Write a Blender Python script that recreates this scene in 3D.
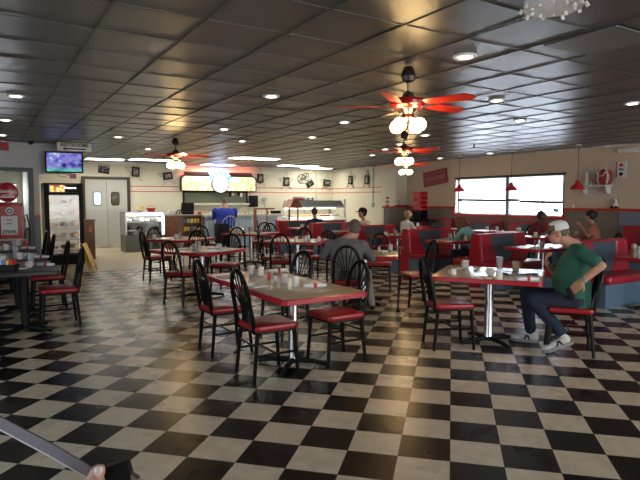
import bpy, bmesh, math, random
from math import sin, cos, pi, radians as R
from mathutils import Vector, Matrix
random.seed(7)
for o in list(bpy.data.objects): bpy.data.objects.remove(o)
S = bpy.context.scene
COL = S.collection

# ------------------------------------------------------------------ camera, world, exposure
cd = bpy.data.cameras.new('camera'); cam = bpy.data.objects.new('camera', cd); COL.objects.link(cam)
cam.location = (0, 0, 1.525); cam.rotation_euler = (R(90-4.13), R(0), R(-31.584))
cd.sensor_width = 36; cd.lens = 549.7*36/640; cd.clip_start = .05; cd.clip_end = 200
S.camera = cam
W = bpy.data.worlds.new('World'); S.world = W; W.use_nodes = True
W.node_tree.nodes['Background'].inputs[0].default_value = (.86, .93, 1, 1)
W.node_tree.nodes['Background'].inputs[1].default_value = 1.6
S.view_settings.view_transform = 'Standard'; S.view_settings.look = 'None'
S.view_settings.gamma = 1; S.view_settings.use_curve_mapping = False
S.view_settings.exposure = 0.58
CEIL = 2.743; XR = 12.1; YB = 18.7; XL = -4.0; YF = -4.0; YW = 13.2

def area(name, loc, rot, sx, sy, power, color):
    l = bpy.data.lights.new(name, 'AREA'); l.shape = 'RECTANGLE'; l.size = sx; l.size_y = sy
    l.energy = power; l.color = color
    o = bpy.data.objects.new(name, l); o.location = loc; o.rotation_euler = rot; COL.objects.link(o); return o
# daylight lamps: side window, and two added outside assumed, unseen front and left windows
area('daylight_side_window', (XR+.55, 10.1, 1.75), (0, R(90), 0), 1.6, 4.2, 260, (.80, .90, 1))
area('daylight_unseen_front', (6.5, YF-.35, 1.35), (R(-90), 0, R(180)), 9.0, 2.0, 265, (1, .97, .93))
area('daylight_unseen_left', (XL-.35, 2.0, 1.4), (0, R(-90), 0), 2.0, 7.0, 55, (.86, .92, 1))

# ------------------------------------------------------------------ materials
MATS = {}
def mat(name, col, rough=.5, metal=0, emit=0, ecol=None, noise=0, nscale=20, bump=0, bscale=60, spec=.5, alpha=1, trans=0, coat=0):
    if name in MATS: return MATS[name]
    m = bpy.data.materials.new(name); m.use_nodes = True; nt = m.node_tree
    b = nt.nodes['Principled BSDF']; c = (*col, 1)
    b.inputs['Base Color'].default_value = c; b.inputs['Roughness'].default_value = rough
    b.inputs['Metallic'].default_value = metal; b.inputs['Specular IOR Level'].default_value = spec
    if trans: b.inputs['Transmission Weight'].default_value = trans
    if coat: b.inputs['Coat Weight'].default_value = coat
    if emit:
        b.inputs['Emission Color'].default_value = (*(ecol or col), 1); b.inputs['Emission Strength'].default_value = emit
    tc = nt.nodes.new('ShaderNodeTexCoord')
    n = nt.nodes.new('ShaderNodeTexNoise'); n.inputs['Scale'].default_value = nscale; n.inputs['Detail'].default_value = 4
    nt.links.new(tc.outputs['Object'], n.inputs['Vector'])
    r = nt.nodes.new('ShaderNodeValToRGB')
    nz = noise or .04
    r.color_ramp.elements[0].position = .3; r.color_ramp.elements[1].position = .7
    r.color_ramp.elements[0].color = (*[x*(1-nz) for x in col], 1); r.color_ramp.elements[1].color = (*[min(1, x*(1+nz)) for x in col], 1)
    nt.links.new(n.outputs['Fac'], r.inputs[0]); nt.links.new(r.outputs[0], b.inputs['Base Color'])
    if bump:
        n2 = nt.nodes.new('ShaderNodeTexNoise'); n2.inputs['Scale'].default_value = bscale
        nt.links.new(tc.outputs['Object'], n2.inputs['Vector'])
        bp = nt.nodes.new('ShaderNodeBump'); bp.inputs['Strength'].default_value = bump; bp.inputs['Distance'].default_value = .01
        nt.links.new(n2.outputs['Fac'], bp.inputs['Height']); nt.links.new(bp.outputs[0], b.inputs['Normal'])
    MATS[name] = m; return m

def checker_mat():
    m = bpy.data.materials.new('checker_tile'); m.use_nodes = True; nt = m.node_tree; L = nt.links.new
    b = nt.nodes['Principled BSDF']; tc = nt.nodes.new('ShaderNodeTexCoord')
    mp = nt.nodes.new('ShaderNodeMapping'); mp.vector_type = 'TEXTURE'
    # corner of tile (0,0) and the 45 degree turn of the grid
    c, s = cos(R(31.584)), sin(R(31.584)); px, py = .7611, 3.1173
    mp.inputs['Location'].default_value = (c*px+s*py, -s*px+c*py, .5)
    mp.inputs['Rotation'].default_value = (0, 0, R(-45)); mp.inputs['Scale'].default_value = (.3048, .3048, 10)
    L(tc.outputs['Object'], mp.inputs[0])
    ch = nt.nodes.new('ShaderNodeTexChecker'); ch.inputs['Scale'].default_value = 1
    ch.inputs[1].default_value = (.67, .615, .50, 1); ch.inputs[2].default_value = (.008, .0075, .007, 1)
    L(mp.outputs[0], ch.inputs[0])
    # faint mottling, and joints between tiles
    n = nt.nodes.new('ShaderNodeTexNoise'); n.inputs['Scale'].default_value = 9; n.inputs['Detail'].default_value = 8
    L(tc.outputs['Object'], n.inputs[0])
    r = nt.nodes.new('ShaderNodeValToRGB'); r.color_ramp.elements[0].position = .35; r.color_ramp.elements[0].color = (.90, .89, .87, 1)
    r.color_ramp.elements[1].position = .65; r.color_ramp.elements[1].color = (1.06, 1.06, 1.06, 1)
    L(n.outputs['Fac'], r.inputs[0])
    mx = nt.nodes.new('ShaderNodeMix'); mx.data_type = 'RGBA'; mx.blend_type = 'MULTIPLY'; mx.inputs[0].default_value = 1
    L(ch.outputs[0], mx.inputs[6]); L(r.outputs[0], mx.inputs[7])
    br = nt.nodes.new('ShaderNodeTexBrick'); br.offset = 0; br.inputs['Scale'].default_value = 1
    br.inputs['Brick Width'].default_value = 1; br.inputs['Row Height'].default_value = 1; br.inputs['Mortar Size'].default_value = .006
    L(mp.outputs[0], br.inputs[0])
    m2 = nt.nodes.new('ShaderNodeMix'); m2.data_type = 'RGBA'; L(br.outputs['Fac'], m2.inputs[0])
    L(mx.outputs[2], m2.inputs[6]); m2.inputs[7].default_value = (.06, .055, .05, 1)
    L(m2.outputs[2], b.inputs['Base Color'])
    n3 = nt.nodes.new('ShaderNodeTexNoise'); n3.inputs['Scale'].default_value = 3; L(tc.outputs['Object'], n3.inputs[0])
    r3 = nt.nodes.new('ShaderNodeMapRange'); r3.inputs[3].default_value = .25; r3.inputs[4].default_value = .31
    L(n3.outputs['Fac'], r3.inputs[0]); L(r3.outputs[0], b.inputs['Roughness'])
    b.inputs['Specular IOR Level'].default_value = .36
    return m
def beige_tile_mat():
    m = bpy.data.materials.new('beige_floor_tile'); m.use_nodes = True; nt = m.node_tree; L = nt.links.new
    b = nt.nodes['Principled BSDF']; tc = nt.nodes.new('ShaderNodeTexCoord')
    mp = nt.nodes.new('ShaderNodeMapping'); mp.inputs['Rotation'].default_value = (0, 0, R(45)); L(tc.outputs['Object'], mp.inputs[0])
    br = nt.nodes.new('ShaderNodeTexBrick'); br.offset = 0; br.inputs['Scale'].default_value = 3.28
    br.inputs['Brick Width'].default_value = 1; br.inputs['Row Height'].default_value = 1; br.inputs['Mortar Size'].default_value = .03
    br.inputs[1].default_value = (.60, .51, .33, 1); br.inputs[2].default_value = (.66, .56, .37, 1); br.inputs[3].default_value = (.16, .13, .08, 1)
    L(mp.outputs[0], br.inputs[0]); L(br.outputs[0], b.inputs['Base Color']); b.inputs['Roughness'].default_value = .35
    return m
M = dict(
    floor=checker_mat(), beige=beige_tile_mat(),
    ceil=mat('painted_ceiling_tile', (.092, .085, .078), .33, bump=.25, bscale=45, spec=.9, noise=.10, nscale=3),
    grid=mat('painted_ceiling_bar', (.085, .078, .070), .4),
    cream=mat('cream_wall_paint', (.72, .69, .56), .7), tan=mat('tan_wall_paint', (.60, .50, .38), .7),
    white_wall=mat('pale_grey_wall_paint', (.52, .54, .56), .7), wain=mat('grey_laminate', (.20, .18, .15), .45),
    bluewain=mat('blue_grey_laminate', (.16, .20, .27), .5), red=mat('red_trim_paint', (.50, .03, .025), .35),
    stripe=mat('red_stripe_paint', (.62, .09, .06), .6), black=mat('black_enamel', (.004, .004, .004), .38, spec=.18),
    blackm=mat('black_matte', (.006, .006, .007), .55, spec=.2), vinyl=mat('red_vinyl', (.33, .006, .014), .34, bump=.08, bscale=300),
    boothred=mat('booth_red_vinyl', (.36, .014, .032), .28, bump=.06, bscale=300), boothblue=mat('booth_slate_vinyl', (.060, .085, .12), .25),
    boothbase=mat('booth_base_laminate', (.10, .17, .26), .4),
    top=mat('grey_table_laminate', (.50, .45, .35), .24, noise=.07, nscale=160), edge=mat('red_edge_band', (.42, .012, .026), .3),
    darktop=mat('dark_table_laminate', (.025, .022, .020), .35, spec=.3), chrome=mat('brushed_steel', (.55, .56, .58), .22, 1),
    steel=mat('stainless_steel', (.50, .52, .55), .32, 1), darksteel=mat('dark_nickel', (.22, .20, .18), .3, 1),
    china=mat('white_china', (.72, .72, .70), .2), browncup=mat('tan_china', (.40, .33, .25), .25), glassy=mat('clear_tumbler', (.75, .82, .86), .08, trans=.7),
    paper=mat('white_paper', (.75, .76, .78), .7), redpaper=mat('red_paper_band', (.60, .02, .03), .6), ketchup=mat('red_plastic', (.55, .02, .02), .3),
    yellow=mat('yellow_plastic', (.80, .50, .02), .4), blueplastic=mat('blue_plastic', (.05, .18, .55), .4),
    wood=mat('brown_wood', (.20, .10, .045), .45, noise=.3, nscale=8), orangewood=mat('orange_wood', (.24, .075, .025), .4, noise=.2, nscale=8),
    doorp=mat('pale_grey_door_paint', (.50, .51, .49), .5), doorframe=mat('dark_brown_frame', (.030, .016, .009), .4),
    corr=None, tubes=mat('lit_diffuser', (1, .98, .92), .5, emit=10.5, ecol=(1, .95, .82)),
    spot=mat('lit_recessed_lens', (1, .95, .85), .5, emit=10, ecol=(1, .93, .80)), bulb=mat('lit_glass_bulb', (1, .85, .6), .4, emit=24, ecol=(1, .68, .30)),
    fanred=mat('red_fan_blade', (.60, .035, .02), .3), whitepl=mat('white_plastic', (.70, .70, .68), .4),
    skin=mat('skin', (.50, .27, .19), .5, noise=.06), tanskin=mat('tan_skin', (.42, .22, .14), .5), darkskin=mat('brown_skin', (.10, .05, .035), .5),
    green=mat('dark_green_cotton', (.018, .105, .075), .85, noise=.12, nscale=12, bump=.2, bscale=25), denim=mat('navy_denim', (.012, .020, .045), .85, noise=.2, nscale=14, bump=.25, bscale=22),
    greywool=mat('grey_cardigan', (.15, .16, .17), .9, noise=.15, nscale=14, bump=.3, bscale=22), khaki=mat('grey_khaki', (.32, .32, .30), .85), blueshirt=mat('royal_blue_cotton', (.012, .035, .30), .85),
    navy=mat('navy_cloth', (.020, .025, .05), .9), beigeshirt=mat('beige_cotton', (.38, .34, .26), .85), teal=mat('pale_teal_cotton', (.16, .36, .38), .85),
    maroon=mat('maroon_cotton', (.16, .012, .025), .85), orangeshirt=mat('rust_cotton', (.34, .13, .07), .85), whiteshirt=mat('white_cotton', (.62, .62, .6), .85),
    greyhair=mat('grey_hair', (.13, .11, .09), .9, noise=.3, nscale=60), brownhair=mat('auburn_hair', (.10, .035, .018), .8, noise=.3, nscale=60), blackhair=mat('black_hair', (.012, .010, .010), .7), tanhair=mat('light_brown_hair', (.28, .16, .08), .8),
    shoe=mat('white_leather', (.60, .60, .60), .5), sole=mat('grey_rubber', (.25, .25, .26), .7), darkshoe=mat('black_leather', (.012, .012, .012), .45),
    capw=mat('white_mesh', (.62, .66, .70), .8), camo=mat('camouflage_cloth', (.12, .10, .06), .85, noise=.6, nscale=40),
    pumpred=mat('pump_red_enamel', (.34, .006, .012), .25), cream2=mat('cream_enamel', (.55, .52, .42), .3),
    glass=mat('window_glass', (1, 1, 1), .02, trans=1), blind=mat('roller_blind', (.80, .82, .86), .7), mull=mat('window_bar', (.20, .27, .32), .4),
    eye=mat('eye_dark', (.02, .015, .01), .2), lip=mat('lip', (.36, .13, .11), .5), nail=mat('finger_nail', (.75, .62, .58), .25),
    strap=mat('mauve_grey_strap', (.17, .15, .18), .65, bump=.3, bscale=400), strapedge=mat('pale_piping', (.60, .60, .66), .5),
)
def corr_mat():
    m = bpy.data.materials.new('blue_corrugated_metal'); m.use_nodes = True; nt = m.node_tree; L = nt.links.new
    b = nt.nodes['Principled BSDF']; b.inputs['Roughness'].default_value = .35; b.inputs['Metallic'].default_value = .2
    tc = nt.nodes.new('ShaderNodeTexCoord'); n = nt.nodes.new('ShaderNodeTexNoise'); n.inputs['Scale'].default_value = 2.5
    L(tc.outputs['Object'], n.inputs[0]); r = nt.nodes.new('ShaderNodeValToRGB')
    r.color_ramp.elements[0].color = (.26, .38, .52, 1); r.color_ramp.elements[1].color = (.58, .70, .82, 1)
    L(n.outputs['Fac'], r.inputs[0]); L(r.outputs[0], b.inputs['Base Color']); return m
M['corr'] = corr_mat()

# ------------------------------------------------------------------ mesh helpers
class MB:
    def __init__(s): s.v = []; s.f = []; s.mi = []; s.m = 0
    def add(s, vs, fs, T=None):
        b = len(s.v)
        s.v += [tuple(T @ Vector(p)) if T else tuple(p) for p in vs]
        s.f += [tuple(i+b for i in f) for f in fs]; s.mi += [s.m]*len(fs); return s
    def box(s, x0, x1, y0, y1, z0, z1, T=None):
        vs = [(x, y, z) for z in (z0, z1) for y in (y0, y1) for x in (x0, x1)]
        return s.add(vs, [(0, 2, 3, 1), (4, 5, 7, 6), (0, 1, 5, 4), (2, 6, 7, 3), (0, 4, 6, 2), (1, 3, 7, 5)], T)
    def rbox(s, x0, x1, y0, y1, z0, z1, r=.03, seg=4, ax='z', T=None):
        # box with rounded vertical edges and small bevel on top and bottom (rounded about axis z)
        def ring(ins, z):
            o = []
            rr = max(r-ins, .0005)
            for cx, cy, a0 in ((x1-r, y1-r, 0), (x0+r, y1-r, 90), (x0+r, y0+r, 180), (x1-r, y0+r, 270)):
                for k in range(seg+1):
                    a = R(a0+90*k/seg); o.append((cx+rr*cos(a), cy+rr*sin(a), z))
            return o
        h = z1-z0; bv = min(r*.6, h*.3); n = 4*(seg+1)
        rings = [ring(bv, z0), ring(bv*.3, z0+bv*.3), ring(0, z0+bv), ring(0, z1-bv), ring(bv*.3, z1-bv*.3), ring(bv, z1)]
        vs = [p for q in rings for p in q]; fs = [tuple(reversed(range(n)))]
        for k in range(5):
            for i in range(n): fs.append((k*n+i, k*n+(i+1) % n, (k+1)*n+(i+1) % n, (k+1)*n+i))
        fs.append(tuple(range(5*n, 6*n))); return s.add(vs, fs, T)
    def tube(s, pts, r, seg=8, closed=False, T=None):
        pts = [Vector(p) for p in pts]; n = len(pts); rs = r if isinstance(r, (list, tuple)) else [r]*n
        vs = []; prev = None
        for i, p in enumerate(pts):
            if closed: d = pts[(i+1) % n]-pts[i-1]
            else: d = pts[min(i+1, n-1)]-pts[max(i-1, 0)]
            d.normalize()
            if prev is None:
                a = Vector((0, 0, 1)) if abs(d.z) < .9 else Vector((1, 0, 0)); u = d.cross(a).normalized()
            else: u = (prev-d*prev.dot(d)).normalized()
            prev = u; w = d.cross(u)
            for k in range(seg):
                t = 2*pi*k/seg; vs.append(p+(u*cos(t)+w*sin(t))*rs[i])
        fs = []
        for i in range(n if closed else n-1):
            j = (i+1) % n
            for k in range(seg): fs.append((i*seg+k, i*seg+(k+1) % seg, j*seg+(k+1) % seg, j*seg+k))
        if not closed: fs.append(tuple(reversed(range(seg)))); fs.append(tuple(range((n-1)*seg, n*seg)))
        return s.add(vs, fs, T)
    def lathe(s, prof, seg=20, c=(0, 0, 0), T=None):
        vs = []; n = len(prof)
        for r, z in prof:
            for k in range(seg):
                a = 2*pi*k/seg; vs.append((c[0]+max(r, .0004)*cos(a), c[1]+max(r, .0004)*sin(a), c[2]+z))
        fs = []
        for i in range(n-1):
            for k in range(seg): fs.append((i*seg+k, i*seg+(k+1) % seg, (i+1)*seg+(k+1) % seg, (i+1)*seg+k))
        fs.append(tuple(reversed(range(seg)))); fs.append(tuple(range((n-1)*seg, n*seg)))
        return s.add(vs, fs, T)
    def prism(s, poly, d0, d1, ax='y', T=None):
        # poly in the plane across axis ax; extruded d0..d1
        def P(a, b, d): return {'y': (a, d, b), 'x': (d, a, b), 'z': (a, b, d)}[ax]
        n = len(poly); vs = [P(a, b, d0) for a, b in poly]+[P(a, b, d1) for a, b in poly]
        fs = [tuple(range(n)), tuple(reversed(range(n, 2*n)))]+[(i, i+n, (i+1) % n+n, (i+1) % n) for i in range(n)]
        return s.add(vs, fs, T)
    def ball(s, c, r, seg=16, T=None):
        rx, ry, rz = r if isinstance(r, (tuple, list)) else (r, r, r); vs = []; n = seg//2+1; fs = []
        for i in range(n):
            t = pi*(i/(n-1)); t = min(max(t, .02), pi-.02)
            for k in range(seg):
                a = 2*pi*k/seg; vs.append((c[0]+rx*sin(t)*cos(a), c[1]+ry*sin(t)*sin(a), c[2]-rz*cos(t)))
        for i in range(n-1):
            for k in range(seg): fs.append((i*seg+k, i*seg+(k+1) % seg, (i+1)*seg+(k+1) % seg, (i+1)*seg+k))
        fs.append(tuple(reversed(range(seg)))); fs.append(tuple(range((n-1)*seg, n*seg))); return s.add(vs, fs, T)
    def cap(s, p0, r0, p1, r1, seg=12):
        s.ball(p0, r0, seg); s.ball(p1, r1, seg); return s.tube([p0, p1], [r0, r1], seg)
    def build(s, name, m, parent=None, loc=None, rot=0, smooth=True, ang=35):
        me = bpy.data.meshes.new(name); me.from_pydata(s.v, [], s.f)
        for x in (m if isinstance(m, (list, tuple)) else [m]): me.materials.append(M[x] if isinstance(x, str) else x)
        me.polygons.foreach_set('material_index', s.mi)
        bm = bmesh.new(); bm.from_mesh(me); bmesh.ops.recalc_face_normals(bm, faces=bm.faces); bm.to_mesh(me); bm.free()
        if smooth:
            me.polygons.foreach_set('use_smooth', [True]*len(me.polygons)); me.set_sharp_from_angle(angle=R(ang))
        o = bpy.data.objects.new(name, me); COL.objects.link(o)
        if parent: o.parent = parent
        if loc: o.location = loc
        if rot: o.rotation_euler.z = rot
        return o
def tag(o, label, cat, group=None, kind=None):
    if label: o['label'] = label
    if cat: o['category'] = cat
    if group: o['group'] = group
    if kind: o['kind'] = kind
    return o
def empty(name, loc=(0, 0, 0), rz=0, label=None, cat=None, group=None):
    o = bpy.data.objects.new(name, None); COL.objects.link(o); o.empty_display_size = .1
    o.location = loc; o.rotation_euler.z = rz; tag(o, label, cat, group); return o
def struct(o): o['kind'] = 'structure'; return o
def bx(x0, x1, y0, y1, z0, z1): return MB().box(x0, x1, y0, y1, z0, z1)
def tree_copy(o, parent=None):
    c = o.copy(); COL.objects.link(c)
    if parent: c.parent = parent
    for ch in list(KIDS.get(o.name, [])) or list(o.children): tree_copy(ch, c)
    return c
KIDS = {}
def text_mesh(txt, size, name, m, parent, mtx, ext=.002, bold=0, sx=1):
    cu = bpy.data.curves.new(name, 'FONT'); cu.body = txt; cu.size = size; cu.extrude = ext; cu.align_x = 'CENTER'; cu.align_y = 'CENTER'; cu.offset = bold
    t = bpy.data.objects.new('tmp', cu); COL.objects.link(t)
    bpy.context.view_layer.update()
    me = bpy.data.meshes.new_from_object(t.evaluated_get(bpy.context.evaluated_depsgraph_get()))
    bpy.data.objects.remove(t); me.materials.clear(); me.materials.append(M[m] if isinstance(m, str) else m)
    me.transform(mtx @ Matrix.Diagonal((sx, 1, 1, 1)))
    o = bpy.data.objects.new(name, me); COL.objects.link(o)
    if parent: o.parent = parent
    return o
FACE_Y = Matrix.Rotation(R(90), 4, 'X')                                   # reads from -Y side
FACE_X = Matrix.Rotation(R(-90), 4, 'Z') @ Matrix.Rotation(R(90), 4, 'X')  # reads from -X side

# ------------------------------------------------------------------ the setting
struct(bx(XL, XR+.2, YF, 12.5, -.1, 0).build('floor', 'floor', smooth=False))
struct(bx(XL, 4.7, 12.5, YB+.2, -.1, 0).build('floor', 'beige', smooth=False))
struct(bx(4.7, XR+.2, 12.5, YB+.2, -.1, 0).build('floor', 'floor', smooth=False))
# ceiling of individual dull glossy lay-in tiles, each sagging a little
c = MB(); t = .6096; x = XL-.05
ox, oy = .79*.9406-t*8, 4.27-t*14
for i in range(28):
    for j in range(38):
        x0, y0 = ox+i*t, oy+j*t
        if x0 > XR+.1 or y0 > YB+.1: continue
        g = .0015; zz = [CEIL+.012+random.uniform(-.004, .004) for _ in range(4)]
        c.add([(x0+g, y0+g, zz[0]), (x0+t-g, y0+g, zz[1]), (x0+t-g, y0+t-g, zz[2]), (x0+g, y0+t-g, zz[3])], [(0, 1, 2, 3)])
c.box(XL-.2, XR+.2, YF-.2, YB+.2, CEIL+.03, CEIL+.1)
struct(c.build('ceiling', 'ceil', smooth=False))
c = MB()
for i in range(29):
    x0 = ox+i*t
    if XL < x0 < XR: c.box(x0-.006, x0+.006, YF, YB, CEIL+.001, CEIL+.009)
for j in range(39):
    y0 = oy+j*t
    if YF < y0 < YB: c.box(XL, XR, y0-.004, y0+.004, CEIL+.003, CEIL+.009)
struct(c.build('trim_ceiling_grid', 'grid', smooth=False))

# back wall, two stripes
struct(bx(.9, XR+.2, YB, YB+.2, 0, CEIL).build('wall_back', 'cream', smooth=False))
for z in (1.99, 1.82):
    struct(bx(4.12, XR, YB-.004, YB, z-.014, z+.014).build('trim_1', 'stripe', smooth=False))
    struct(bx(XR-.004, XR, 14.85, YB, z-.014, z+.014).build('trim_2', 'stripe', smooth=False))
# right wall with window opening  y 8.32..11.92  z 1.14..2.15
WY0, WY1, WZ0, WZ1 = 8.32, 11.93, 1.13, 2.15
w = MB(); w.box(XR, XR+.2, WY1, 14.3, 0, CEIL); w.box(XR, XR+.2, YF, WY0, 0, CEIL)
w.box(XR, XR+.2, WY0, WY1, 0, WZ0); w.box(XR, XR+.2, WY0, WY1, WZ1, CEIL)
struct(w.build('wall_right', 'tan', smooth=False))
struct(bx(XR, XR+.2, 14.3, YB, 0, CEIL).build('wall_right', 'cream', smooth=False))
w = MB(); w.box(XR-.02, XR, WY1, 14.3, 0, 1.28); w.box(XR-.02, XR, 6.92, WY0, 0, 1.28); w.box(XR-.02, XR, WY0, WY1, 0, 1.06)
struct(w.build('trim_wainscot', 'wain', smooth=False))
struct(bx(XR-.05, XR, YF, 6.92, 0, 1.28).build('trim_wainscot', 'bluewain', smooth=False))
w = MB(); w.box(XR-.06, XR, WY1, 14.3, 1.28, 1.34); w.box(XR-.06, XR, YF, WY0, 1.28, 1.34)
w.box(XR-.10, XR, WY0-.03, WY1+.03, 1.06, 1.13); w.box(XR-.06, XR, WY1, WY1+.05, 1.1, 1.34); w.box(XR-.06, XR, WY0-.05, WY0, 1.1, 1.34)
struct(w.build('trim_red_rail', 'red', smooth=False))
struct(bx(11.62, XR, 14.15, 14.9, 0, CEIL).build('wall_column', 'cream', smooth=False))
# half wall in front of the column
hw = empty('wall_half'); struct(hw)
bx(10.9, 12.05, 13.7, 13.86, 0, 1.29).build('panel', 'wain', hw); bx(10.86, 12.05, 13.66, 13.9, 1.29, 1.335).build('cap_rail', 'red', hw)
# window
win = empty('window_1'); struct(win)
f = MB()
for y, wd in ((WY0, .05), (WY1-.13, .05), (9.98, .11)): f.box(XR-.0, XR+.10, y, y+wd, WZ0, WZ1)
f.box(XR+.04, XR+.10, WY0, WY1, WZ1-.04, WZ1); f.box(XR+.04, XR+.10, WY0, WY1, WZ0, WZ0+.03)
f.build('window_frame', 'mull', win, smooth=False)
bx(XR-.03, XR+.02, WY0-.03, WY1+.03, WZ1, WZ1+.05).build('head_trim', 'doorframe', win)
bx(XR+.065, XR+.072, WY0+.05, WY1-.05, WZ0, WZ1).build('pane', 'glass', win)
for i, (a, b, z) in enumerate(((10.10, 11.78, 1.515), (9.62, 9.97, 1.53), (8.38, 9.60, 1.47))):
    bl = bx(XR+.012, XR+.016, a, b, z, WZ1-.01).build('blind', 'blind', win)
    MB().tube([(XR-.015, a, z), (XR-.015, b, z+(.02 if i != 1 else 0))], .036, 8).build('hem_bar', mat('mauve_hem', (.05, .04, .05), .6), bl)
# translucent blind cloth
nt = M['blind'].node_tree; bb = nt.nodes['Principled BSDF']; bb.inputs['Transmission Weight'].default_value = .0
tr = nt.nodes.new('ShaderNodeBsdfTranslucent'); tr.inputs[0].default_value = (.95, .96, 1, 1)
ms = nt.nodes.new('ShaderNodeMixShader'); ms.inputs[0].default_value = .8
out = [n for n in nt.nodes if n.type == 'OUTPUT_MATERIAL'][0]
nt.links.new(bb.outputs[0], ms.inputs[1]); nt.links.new(tr.outputs[0], ms.inputs[2]); nt.links.new(ms.outputs[0], out.inputs[0])
# front and left walls (behind and beside the photographer) with assumed storefront windows
w = MB(); w.box(XL, XR, YF-.2, YF, 0, .45); w.box(XL, XR, YF-.2, YF, 2.3, CEIL)
for a, b in ((XL-.2, 1.9), (4.9, 5.1), (8, 8.2), (11.1, XR+.2)): w.box(a, b, YF-.2, YF, .45, 2.3)
struct(w.build('wall_front', 'tan', smooth=False))
w = MB(); w.box(XL-.2, XL, YF, YW, 0, .5); w.box(XL-.2, XL, YF, YW, 2.3, CEIL)
for a, b in ((YF, -1.5), (1.9, 2.1), (5.5, YW+.2)): w.box(XL-.2, XL, a, b, .5, 2.3)
struct(w.build('wall_left', 'white_wall', smooth=False))
# rear left wall with the big opening into the next room
HX0, HX1, HZ0, HZ1 = -1.9, .86, .95, 2.13
w = MB(); w.box(XL, HX0, YW, YW+.15, 0, CEIL); w.box(HX1, 1.07, YW, YW+.15, 0, CEIL); w.box(HX0, HX1, YW, YW+.15, 0, HZ0); w.box(HX0, HX1, YW, YW+.15, HZ1, CEIL)
w.box(1.07, 1.72, YW, YW+.3, 2.10, CEIL)
struct(w.build('wall_rear_left', 'white_wall', smooth=False))
w = MB(); w.box(XL, HX0-.1, YW-.012, YW, 0, 1.16); w.box(HX1+.1, 1.07, YW-.012, YW, 0, 1.16); w.box(HX0-.1, HX1+.1, YW-.012, YW, 0, HZ0-.08)
struct(w.build('trim_wainscot', 'bluewain', smooth=False))
struct(bx(HX1+.1, 1.07, YW-.03, YW, 1.16, 1.21).build('trim_red_rail', 'red', smooth=False))
w = MB(); w.box(HX1, HX1+.1, YW-.03, YW+.16, HZ0-.4, HZ1+.08); w.box(HX0-.1, HX1, YW-.03, YW+.16, HZ1, HZ1+.08); w.box(HX0-.1, HX1, YW-.03, YW+.16, HZ0-.08, HZ0); w.box(HX0-.1, HX0, YW-.03, YW+.16, HZ0, HZ1)
struct(w.build('window_2', mat('dark_slate_frame', (.04, .05, .06), .4), smooth=False))
struct(bx(.95, 1.07, YW+.15, YB, 0, CEIL).build('wall_recess', 'cream', smooth=False))
w = MB(); w.box(XL, .95, 16.6, 16.7, 0, 1.45); w.box(XL, .95, 16.6, 16.7, 1.98, CEIL); w.box(.80, .95, 16.6, 16.7, 1.45, 1.98); w.box(XL, -1.2, 16.6, 16.7, 1.45, 1.98); w.box(XL-.2, XL, YW, 16.7, 0, CEIL)
struct(w.build('wall_next_room', 'cream', smooth=False))
area('daylight_next_room', (-.2, 16.95, 1.72), (R(90), 0, 0), 2.2, .7, 45, (.85, .9, 1)).rotation_euler = (R(-90), 0, 0)
w = MB(); w.box(-.2, -.16, 16.62, 16.68, 1.45, 1.98); w.box(-1.2, .8, 16.62, 16.68, 1.45, 1.48); w.box(-1.2, .8, 16.62, 16.68, 1.95, 1.98)
struct(w.build('window_3', 'doorframe', smooth=False))

# double swinging kitchen doors
dr = empty('door_1'); struct(dr)
f = MB(); f.box(2.70, 2.79, YB-.06, YB, 0, 2.28); f.box(4.08, 4.17, YB-.06, YB, 0, 2.28); f.box(2.79, 4.08, YB-.06, YB, 2.19, 2.28)
f.build('door_frame', 'doorframe', dr, smooth=False)
for a, b, gm in ((2.80, 3.425, mat('glowing_door_glass', (.35, .50, .70), .1, emit=.9, ecol=(.5, .7, 1))), (3.445, 4.07, mat('dark_door_glass', (.10, .09, .06), .1))):  # first pane glows by itself, standing in for light behind the door
    d = bx(a, b, YB-.045, YB-.005, .02, 2.18).build('door_leaf', 'doorp', dr)
    cx = (a+b)/2+(.04 if a < 3 else -.06)
    MB().rbox(cx-.13, cx+.13, -1.80, -1.36, 0, .012, .07, 5).build('window_gasket', 'blackm', d).matrix_local = Matrix.Translation((0, YB-.046, 0)) @ Matrix.Rotation(R(-90), 4, 'X') @ Matrix.Scale(-1, 4, (0, 0, 1)) if False else Matrix.Translation((0, YB-.046, 0)) @ Matrix.Rotation(R(90), 4, 'X') @ Matrix.Scale(-1, 4, (0, 1, 0))
    MB().rbox(cx-.11, cx+.11, -1.78, -1.38, 0, .018, .06, 5).build('window_glass', gm, d).matrix_local = Matrix.Translation((0, YB-.046, 0)) @ Matrix.Rotation(R(90), 4, 'X') @ Matrix.Scale(-1, 4, (0, 1, 0))
    bx(a+.02, b-.02, YB-.052, YB-.045, .05, 1.25).build('kick_plate', mat('lower_door_panel', (.44, .45, .44), .35), d)
    bx((a+b)/2-.12, (a+b)/2+.12, YB-.05, YB-.045, .02, .06).build('sweep', 'whitepl', d)

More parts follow.
